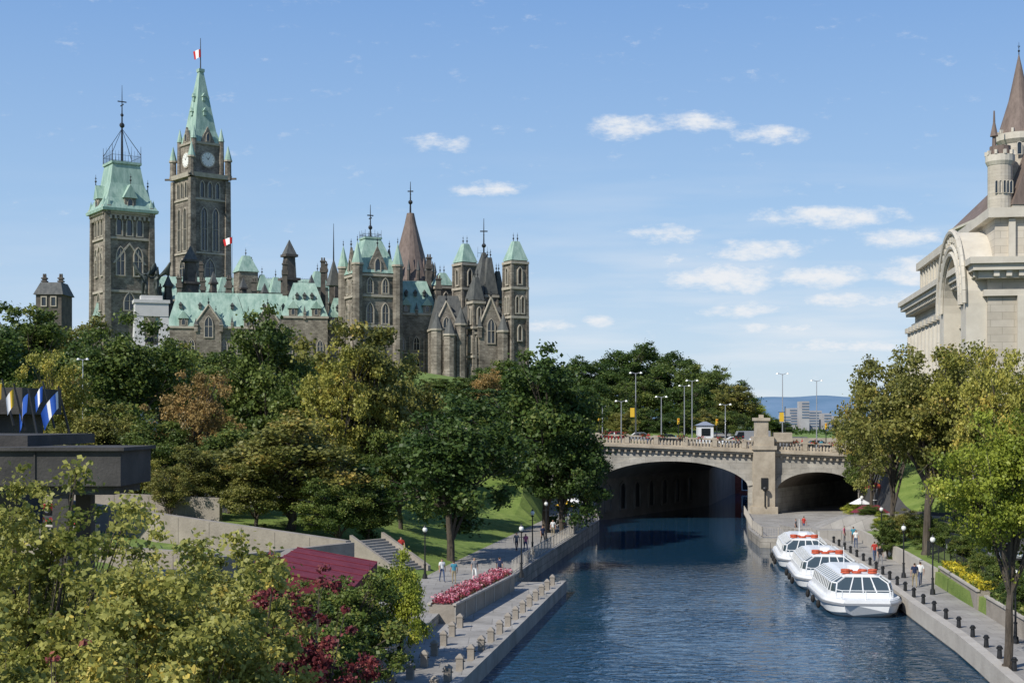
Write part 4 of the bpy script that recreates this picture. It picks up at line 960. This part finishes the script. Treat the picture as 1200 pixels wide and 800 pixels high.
def tall(name,h,arm=1.6):
    b=B(); b.ng('post',0,0,0,.14,1,.11,8); b.ng('post',0,0,1,.09,h,.05,8)
    for s_ in(-1,1):
        b.rod('post',(0,0,h-.1),(s_*arm,0,h+.15),.04,.03); b.ng('head',s_*arm,0,h-.05,.2,h+.15,.09,8)
    return b.finish(name,{'post':'carsilver','head':'globe'},single=True)
for u,v,D in((745,437,182),(811,446,184),(728,470,186),(775,465,190),(802,452,200),(917,438,183),(957,446,190),(706,476,188),(850,474,188)):
    h=Z(v,D)-9; t0=tall('road_light',h,.7); t0.location=(X(u,D),D,9)
g=gz_at(X(97,150),150); tl=tall('road_light',Z(421,150)-g,.5); tl.location=(X(97,150),150,g)
b=B(); b.bx('y',-.28,.28,-.04,.04,0,1.2); b.bx('iron',-.45,.45,-.03,.03,1.2,1.26); b.rod('iron',(.45,0,-4.5),(.45,0,2.0),.05)
o=b.finish('banner',{'y':'yellow','iron':'iron'},loc=(X(916,180),180,12.8),single=True); clone(o,(X(741,180),180,13.4))
def signal(x,y,z):
    b=B(); b.rod('p',(0,0,0),(0,0,3.2),.06); b.bx('h',-.15,.15,-.12,.12,3.0,3.85)
    for k,c in enumerate(('iron','yellow','red')): b.rod(c,(0,-.12,3.14+k*.27),(0,-.2,3.14+k*.27),.09,.09,10)
    return b.finish('traffic_signal',{'p':'iron','h':'yellow'},loc=(x,y,z),single=True)
s0=signal(X(840,190),190,9.3)
clone(s0,(X(795,192),192,9.4)); clone(s0,(X(702,186),186,9.9)); clone(s0,(X(968,190),190,8.7)); clone(s0,(X(510,230),230,12)); clone(s0,(X(495,230),230,12.5))
b=B(); b.bx('w',-1,1,-1,1,0,2.4); b.gable('r',-1.2,1.2,-1.2,1.2,2.4,2.9,'x',1); b.bx('g',-.6,.6,-1.03,-1.001,1,2); b.finish('white_kiosk',{'w':'white','r':'carsilver','g':'wglass'},loc=(X(826,182),182,9.9),single=True)
b=B(); b.bx('w',-1.4,1.4,-1,1,0,2.3); b.gable('r',-1.7,1.7,-1.3,1.3,2.3,3.1,'x',.8); b.bx('g',-1,1,-1.04,-1.001,1,2); b.bx('w2',-1.1,1.1,-1.3,-1.05,.9,1.0)
b.finish('ticket_booth',{'w':'white','r':'maroon','g':'wglass','w2':'white'},loc=(X(1020,143),143,1.0),rz=.2,single=True)
def parasol(x,y,z,c):
    b=B(); b.rod('p',(0,0,0),(0,0,2.7),.04); b.ng('c',0,0,2.1,1.3,2.75,.05,8); b.ng('t',0,0,.7,.5,.74,.5,12); b.ng('p',0,0,0,.3,.08,.3,10)
    b.finish('parasol_table',{'p':'iron','c':c,'t':'white'},loc=(x,y,z),single=True)
for u,D,c in((1008,156,'whitec'),(1026,156,'orange'),(672,158,'whitec'),(664,152,'yellow')): parasol(X(u,D),D,gz_at(X(u,D),D) if u>900 else 1.38,c)
b=B(); b.bx('c',-.17,.17,-.17,.17,0,.62); b.fr('c',0,0,.62,.40,.40,.68,.40,.40); b.fr('c',0,0,.68,.40,.40,.84,.1,.1); b.rod('i',(-.26,0,.48),(.26,0,.48),.03)
bo=b.finish('concrete_bollard',{'c':'conc','i':'iron'},loc=(interp(WE,58)-.7,58,.79),single=True)
for i in range(1,16):
    y=58+i*2.85; clone(bo,(interp(WE,y)-.75,y,.79),-.16)
for i in range(8):
    y=58+i*3.2
    clone(bo,(interp(PU,y)+1.5,y,.79),-.16)
b=B(); b.ng('c',0,0,0,.14,.5,.11,10); b.ng('c',0,0,.5,.17,.58,.17,10); b.sph('c',(0,0,.62),.13,8,5,.6)
bo2=b.finish('mooring_bollard',{'c':'iron'},loc=(interp(EE,62)+.8,62,.98),single=True)
for i in range(1,22):
    y=62+i*3.4; clone(bo2,(interp(EE,y)+.75,y,.98),0)
def railing(name,pts,h=1.05,sp=1.6,part='iron',pick=.25):
    b=B()
    for a,c in zip(pts[:-1],pts[1:]):
        a=Vector(a);c=Vector(c); n=max(1,int((c-a).length/sp))
        for hh in(h,h*.15): b.rod('r',a+Vector((0,0,hh)),c+Vector((0,0,hh)),.03,.03,4)
        for i in range(n+1): p=a.lerp(c,i/n); b.rod('r',p,p+Vector((0,0,h+.05)),.045,.045,5)
        m=int((c-a).length/pick)
        for i in range(m): p=a.lerp(c,i/m); b.rod('r',p+Vector((0,0,h*.15)),p+Vector((0,0,h)),.012,.012,3)
    b.finish(name,{'r':part},single=True)
railing('promenade_railing',[(interp(PU,y)-.3,y,1.38) for y in(103,111,125,140,159,175)],part='conclt')
railing('quay_railing',[(25.6,139.5,1),(30.3,138.3,1)],part='conclt'); railing('quay_railing',[(25.6,139.5,1),(26.4,150,1),(29.6,174,1)],part='conclt')
railing('iron_fence',[(31.0,88,1.95),(33.5,110,1.95)],h=1.3,sp=2.2,pick=.18); railing('iron_fence',[(34.6,84,2.8),(36,95,2.8)],h=1.3,pick=.18)
b=B()
for y0,y1 in((60,72),(100,112),(112,124),(124,136)):
    a=interp(EE,y0)+3.5;c=interp(EE,y1)+3.5; b.loft('c',[[(a,y0,.9),(a+.35,y0,.9),(a+.35,y0,2.15),(a,y0,2.15)],[(c,y1,.9),(c+.35,y1,.9),(c+.35,y1,2.15),(c,y1,2.15)]])
b.finish('garden_wall',{'c':'conclt'},single=True)
b=B()
def wl(p,q,z0,zt0,zt1,th=.5,part='c'):
    p=Vector(p);q=Vector(q); n=Vector((-(q-p).y,(q-p).x)).normalized()*th
    b.loft(part,[[(p.x,p.y,z0),(p.x+n.x,p.y+n.y,z0),(p.x+n.x,p.y+n.y,zt0),(p.x,p.y,zt0)],[(q.x,q.y,z0),(q.x+n.x,q.y+n.y,z0),(q.x+n.x,q.y+n.y,zt1),(q.x,q.y,zt1)]])
    L_=(q-p).length; m=int(L_/3)
    for i in range(1,m):
        r=p.lerp(q,i/m); t_=(q-p).normalized()*.05; zz=lerp(zt0,zt1,i/m)
        b.loft(part,[[(r.x-n.x*.06,r.y-n.y*.06,z0),(r.x,r.y,z0),(r.x,r.y,zz-.1),(r.x-n.x*.06,r.y-n.y*.06,zz-.1)],[(r.x+t_.x-n.x*.06,r.y+t_.y-n.y*.06,z0),(r.x+t_.x,r.y+t_.y,z0),(r.x+t_.x,r.y+t_.y,zz-.1),(r.x+t_.x-n.x*.06,r.y+t_.y-n.y*.06,zz-.1)]])
wl((-34,104),(-10.6,87),0,6.9,5.3); wl((-10.4,86.8),(-17,77),0,5.25,5.3); wl((-42,92),(-17,78),0,5.6,5.35); wl((-46,118),(-24,112),2,7.2,6.6)
b.finish('concrete_retaining_wall',{'c':'conc'},single=True)
grid('terrace_pavement',-40,-17,1,60,77,1,lambda x,y:4.6,'conc')
b=B()
for i in range(14): b.bx('s',-1.6,1.6,i*.34,i*.34+.36,-.5,i*.17+.02)
for s_ in(-1.75,1.75): b.loft('w',[[(s_-.15,0,-.5),(s_+.15,0,-.5),(s_+.15,0,.4),(s_-.15,0,.4)],[(s_-.15,4.9,-.5),(s_+.15,4.9,-.5),(s_+.15,4.9,2.7),(s_-.15,4.9,2.7)]])
b.finish('stone_stairs',{'s':'pave','w':'conc'},loc=(-7.4,103,1.5),rz=math.radians(52),single=True)
b=B()
b.add('canvas',[(-11.8,64,6.0),(-7.4,64,5.2),(-7.4,75,5.2),(-11.8,75,6.0),(-7.4,64,4.8),(-7.4,75,4.8),(-11.8,64,4.9),(-11.8,75,4.9)],[(0,1,2,3),(1,4,5,2),(0,6,4,1),(3,2,5,7)])
for i in range(6):
    y=64+i*11/5; b.rod('frame',(-7.45,y,.9),(-7.45,y,4.9),.06); b.rod('seam',(-11.8,y,6.02),(-7.4,y,5.22),.035)
b.bx('wall',-12.4,-11.8,60,75,1,5.9); b.bx('glass',-11.75,-11.7,64.5,74.5,1.5,4.6)
b.finish('patio_awning',{'canvas':'maroon','frame':'iron','wall':'conc','glass':'wglass','seam':'maroon'})
b=B()
b.bx('slab',-46,-17.2,60,65,10.1,11.65); b.bx('slab',-46,-17.0,59.8,65.2,11.65,11.8); b.bx('slab',-46,-22,62,72,11.8,12.3)
b.bx('slab',-46,-17.6,60.4,64.6,9.7,10.1)
for x in np.arange(-45,-18,3.0): b.bx('col',x,x+.06,59.94,59.998,10.15,11.6)
for x,y in((-20,60.8),(-28,60.8),(-20,64),(-28,64)): b.bx('col',x-.35,x+.35,y-.35,y+.35,0,9.7)
b.bx('glass',-46,-24,66,66.3,4,10.1); b.bx('col',-46,-20,58,66,3.6,4.4)
b.bx('slab',-60,-33,92,100,13.4,15.2); b.bx('col',-60,-34,93,99,4,13.4)
b.finish('concrete_canopy_building',{'slab':'concdk','col':'concdk','glass':'wglass'})
for k,(u,c1,w_) in enumerate(((2,[('yellow',1),('blue',1)],.5),(16,[('yellow',1),('whitec',1)],.45),(33,[('blue',3),('whitec',1),('blue',2)],.9),(50,[('blue',1),('whitec',1),('blue',1)],.5),(68,[('whitec',1),('blue',2),('whitec',1),('blue',2)],1.0))):
    flag('provincial_flag',X(u,84),84,Z(449+(k*7)%5*3,84),-w_,.95+.1*(k%3),c1,rz=.6*math.sin(k*2.1),pole=(.7,.1,-2.6),droop=.7)

# ---------------------------------------------------------------- cars
def car(name,paint,loc,rz):
    b=B()
    prof=[(-2.15,.35),(-2.2,.6),(-2.1,.82),(-1.2,.92),(1.25,.95),(2.1,.9),(2.18,.6),(2.1,.32)]
    secs=[]
    for yv,k in((-.86,.94),(-.8,1),(.8,1),(.86,.94)):
        secs.append([(x*k,yv,.32+(z-.32)*(k)) for x,z in prof])
    b.loft('paint',secs)
    cab=[(-1.15,.92),(-.45,1.42),(.75,1.45),(1.6,.95)]
    b.loft('glass',[[(x,y,z) for x,z in cab] for y in(-.76,.76)])
    b.loft('paint',[[(-.5,-.62,1.40),(.8,-.62,1.43),(.8,-.62,1.5),(-.42,-.62,1.48)],[(-.5,.62,1.40),(.8,.62,1.43),(.8,.62,1.5),(-.42,.62,1.48)]])
    for s_ in(-1,1): b.bx('paint',.1,.2,s_*.77-.02,s_*.77+.02,.92,1.44)
    for s_ in(-1,1):
        b.rod('paint',(-1.15,s_*.74,.93),(-.45,s_*.7,1.45),.04); b.rod('paint',(1.6,s_*.74,.95),(.75,s_*.7,1.47),.05)
        for x in(-1.35,1.35): b.rod('tyre',(x,s_*.66,.33),(x,s_*.9,.33),.33,.33,16); b.rod('hub',(x,s_*.9,.33),(x,s_*.92,.33),.2,.18,10)
        b.bx('lights',-2.24,-2.12,s_*.6-.16,s_*.6+.16,.62,.76); b.bx('red',2.08,2.2,s_*.65-.12,s_*.65+.12,.66,.8)
    b.bx('tyre',-2.26,-2.1,-.7,.7,.36,.5); b.bx('tyre',2.1,2.24,-.7,.7,.36,.5)
    return b.finish(name,{'paint':paint,'glass':'wglass','tyre':'rubber','hub':'carsilver','lights':'globe','red':'red'},loc=loc,rz=rz)
for u,D,p,r in((102,118,'carblue',.3),(130,119,'carblue',.3),(75,117,'carred',.3),(1152,100,'cardark',1.5),(1175,98,'carsilver',1.5),(1128,108,'cardark',1.5)):
    x=X(u,D); car('parked_car',p,(x,D,gz_at(x,D)+.05),r)
for u,D,p in((905,196,'carsilver'),(860,200,'white'),(720,197,'carred'),(955,195,'cardark'),(780,186,'cardark'),(748,199,'carsilver')): car('car',p,(X(u,D),D,zdk(X(u,D))+.02),0)
def van(x,y,z,paint):
    b=B(); b.loft('paint',[[(-2.9,s,.4),(-3.0,s,1.1),(-2.2,s,1.3),(-1.7,s,2.4),(2.9,s,2.45),(3.0,s,.4)] for s in(-.98,.98)])
    b.loft('glass',[[(-2.2,s,1.35),(-1.72,s,2.3),(-.9,s,2.3),(-.9,s,1.35)] for s in(-.995,.995)])
    for s in(-1,1):
        for xx in(-1.9,1.9): b.rod('tyre',(xx,s*.75,.38),(xx,s*1.02,.38),.38,.38,14)
        b.bx('red',2.98,3.03,s*.8-.1,s*.8+.1,.9,1.2)
    b.finish('delivery_van',{'paint':paint,'glass':'wglass','tyre':'rubber'},loc=(x,y,z))
van(X(878,198),198,zdk(X(878,198)),'carsilver')

# ---------------------------------------------------------------- people
def skinmesh(verts,edges,radii,root=0,sub=1):
    me=bpy.data.meshes.new('sk'); me.from_pydata(verts,edges,[]); ob=bpy.data.objects.new('sk',me); COL.objects.link(ob)
    md=ob.modifiers.new('s','SKIN'); 
    for i,r in enumerate(radii): me.skin_vertices[0].data[i].radius=(r,r) if not isinstance(r,tuple) else r
    me.skin_vertices[0].data[root].use_root=True
    if sub: s2=ob.modifiers.new('ss','SUBSURF'); s2.levels=sub; s2.render_levels=sub
    dg=bpy.context.evaluated_depsgraph_get(); out=bpy.data.meshes.new_from_object(ob.evaluated_get(dg))
    bpy.data.objects.remove(ob); return out
def body(stride=.25,arm=.2):
    V=[];R_=[];E_=[]
    def a(p,r,par=None):
        V.append(p);R_.append(r)
        if par is not None: E_.append((par,len(V)-1))
        return len(V)-1
    pel=a((0,0,.96),(.15,.11)); sp_=a((0,0,1.16),(.135,.10),pel); ch=a((0,0,1.36),(.17,.115),sp_); nk=a((0,.0,1.50),.055,ch); hd=a((0,-.015,1.60),(.075,.085),nk); a((0,-.005,1.71),(.07,.08),hd)
    for s in(-1,1):
        sh=a((s*.19,0,1.42),.06,ch); el=a((s*.25,s*arm*.35,1.14),.045,sh); wr=a((s*.26,s*arm*-.2-.08+s*arm*.6,.90),.03,el); pa=a((s*.26,V[wr][1]-.02,.83),(.035,.02),wr)
        for k,ln in enumerate((.075,.085,.08,.06)):
            f0=a((s*.26,V[wr][1]-.05+.022*k,.79),.009,pa); a((s*.25,V[wr][1]-.06+.022*k,.79-ln),.008,f0)
        th=a((s*.245,V[wr][1]-.055,.82),.01,pa); a((s*.235,V[wr][1]-.075,.78),.009,th)
        hp=a((s*.095,0,.90),.09,pel); kn=a((s*.10,-s*stride*.45-.03,.50),.058,hp); an=a((s*.10,-s*stride*.8+.03,.10),.04,kn); a((s*.11,-s*stride*.8-.13,.04),(.042,.03),an)
    me=skinmesh(V,E_,R_,0,1); 
    b=B(); 
    for s in(-1,1): b.sph('e',(s*.03,-.093,1.635),.010,6,4)
    b.rod('e',(-.022,-.094,1.567),(.022,-.094,1.567),.005,.005,4); b.rod('n',(0,-.085,1.63),(0,-.112,1.60),.008,.014,5)
    for s in(-1,1): b.sph('n',(s*.078,0,1.62),.02,6,4,1.4)
    vs=[tuple(v.co) for v in me.vertices]; fs=[tuple(p.vertices) for p in me.polygons]; mi=[]
    for p in me.polygons:
        c=p.center
        if c.z>1.66 or (c.z>1.56 and c.y>.015): m=1
        elif c.z>1.485: m=0
        elif abs(c.x)>.205 and c.z<1.22: m=0
        elif c.z>.97: m=2
        elif c.z>.09: m=3
        else: m=4
        mi.append(m)
    for part,k in(('e',1),('n',0)):
        v,f=b.p[part]; o=len(vs); vs+=v; fs+=[tuple(i+o for i in q) for q in f]; mi+=[k]*len(f)
    out=bpy.data.meshes.new('person'); out.from_pydata(vs,[],fs); out.update()
    for i in range(5): out.materials.append(M['whitec'])
    out.polygons.foreach_set('material_index',mi); out.polygons.foreach_set('use_smooth',[True]*len(fs))
    return out
BD=[body(.3,.25),body(.06,.05),body(-.25,-.2)]
cl={n:mat('cloth_'+n,c,.85) for n,c in {'skin':(.42,.25,.18),'skin2':(.2,.11,.07),'hair':(.04,.025,.015),'hair2':(.25,.18,.10),'navy':(.02,.03,.07),'black':(.015,.015,.018),'white':(.7,.7,.68),'grey':(.2,.2,.21),'khaki':(.3,.25,.16),'denim':(.06,.09,.17),'pink':(.5,.12,.2),'teal':(.05,.22,.3),'shoe':(.03,.03,.03),'redc':(.4,.04,.03)}.items()}
def person(u,D,z,k,top,bot,rz,skin='skin',hair='hair',xx=None):
    o=bpy.data.objects.new('person',BD[k]); COL.objects.link(o); o.location=(X(u,D) if xx is None else xx,D,z); o.rotation_euler[2]=rz; s=random.uniform(.95,1.04); o.scale=(s,s,s)
    for i,m in enumerate((skin,hair,top,bot,'shoe')): o.material_slots[i].link='OBJECT'; o.material_slots[i].material=cl[m]
person(518,98,1.4,0,'white','denim',.4); person(532,97,1.4,1,'teal','khaki',3.3); person(556,98.5,1.4,0,'grey','white',.2,hair='hair2'); person(612,99,1.4,2,'navy','black',3.0,xx=-.9)
D=108
for u,k,t,bt in((457,0,'black','navy'),(470,2,'redc','black')): 
    x=X(u,D); person(u,D,gz_at(x,D),k,t,bt,.3)
person(988,112,1.0,0,'black','grey',.1,xx=30.2); person(978,116,1.0,2,'redc','denim',3.2,xx=30.8); person(1003,128,1.0,1,'white','denim',0); person(1016,132,1.0,0,'teal','black',3,xx=33); person(1009,134,1.0,1,'pink','grey',1,xx=32.6)
person(0,98,1.0,0,'navy','khaki',3.0,xx=28.9); person(0,99,1.0,2,'white','denim',3.1,xx=29.6); person(0,142,1.0,1,'grey','black',1,xx=29.5); person(0,146,1.0,0,'redc','denim',2,xx=31.2)
person(648,136,1.4,1,'white','khaki',.2); person(660,140,1.4,0,'redc','denim',.5); person(668,143,1.4,2,'white','grey',3.1,xx=5.6); person(636,128,1.4,0,'navy','black',.4)
person(0,120,1.4,0,'pink','denim',.3,xx=1.2); person(0,121,1.4,2,'grey','navy',.3,xx=.4); person(0,150,1.4,1,'teal','black',.3,xx=6.6)
person(6,59,4.4,1,'black','black',.3)
for i,u in enumerate((720,733,760,792,868,880,925,940,962)): person(u,178.5,zdk(X(u,178.5)),i%3,['white','navy','redc','teal','khaki'][i%5],'denim',[1.5,-1.5,0][i%3])

# ---------------------------------------------------------------- war memorial
b=B(); D=250; x=X(177,D); gm=gz_at(x,D)
b.M=T(x,D,0,.35)
b.bx('stone',-7,7,-4,4,gm-1,Z(425,D)); b.bx('stone',-4.4,4.4,-2.6,2.6,Z(425,D),Z(405,D)); 
zt=Z(352,D); z0=Z(405,D)
for s_ in(-1,1): b.fr('stone',s_*2.2,0,z0,2.0,4.2,zt-3,1.5,3.4)
b.bx('stone',-2.95,2.95,-1.8,1.8,zt-3,zt-.6); b.bx('stone',-3.2,3.2,-2.0,2.0,zt-.6,zt); b.bx('stone',-1.9,1.9,-1.5,1.5,zt,zt+.8)
for k in range(5): b.sph('bronze',(-1.0+k*.5,-1.0,z0+1.0),.3,6,5,2)
b.finish('war_memorial',{'stone':'granite','bronze':'bronze'})
def statue(x,y,z,rz):
    V=[(0,0,1),(0,0,1.35),(0,0,1.5),(0,0,1.68),(.2,0,1.42),(.35,-.2,1.75),(.4,-.3,2.1),(-.2,0,1.42),(-.3,-.3,1.3),(-.25,-.5,1.5),(.1,0,.9),(.12,-.15,.5),(.12,.05,.05),(-.1,0,.9),(-.12,.1,.5),(-.14,.25,.05),(.15,.2,1.5),(.5,.5,1.9),(.75,.6,2.5),(-.15,.2,1.5),(-.5,.5,1.9),(-.75,.6,2.5),(.6,.6,1.5),(-.6,.6,1.5)]
    E_=[(0,1),(1,2),(2,3),(1,4),(4,5),(5,6),(1,7),(7,8),(8,9),(0,10),(10,11),(11,12),(0,13),(13,14),(14,15),(1,16),(16,17),(17,18),(1,19),(19,20),(20,21),(17,22),(20,23)]
    R_=[.18,.2,.08,.12,.08,.06,.045,.08,.06,.045,.14,.11,.09,.14,.11,.09,.1,.2,.08,.1,.2,.08,.08,.08]
    me=skinmesh(V,E_,R_,0,1); me.materials.append(M['bronze']); me.name='bronze_statue'
    o=bpy.data.objects.new('bronze_winged_statue',me); COL.objects.link(o); o.location=(x,y,z); o.rotation_euler[2]=rz; o.scale=(2.6,2.6,2.6)
statue(x-1.0,D-.6,zt+.6,.3); statue(x+1.0,D,zt+.6,-.5)
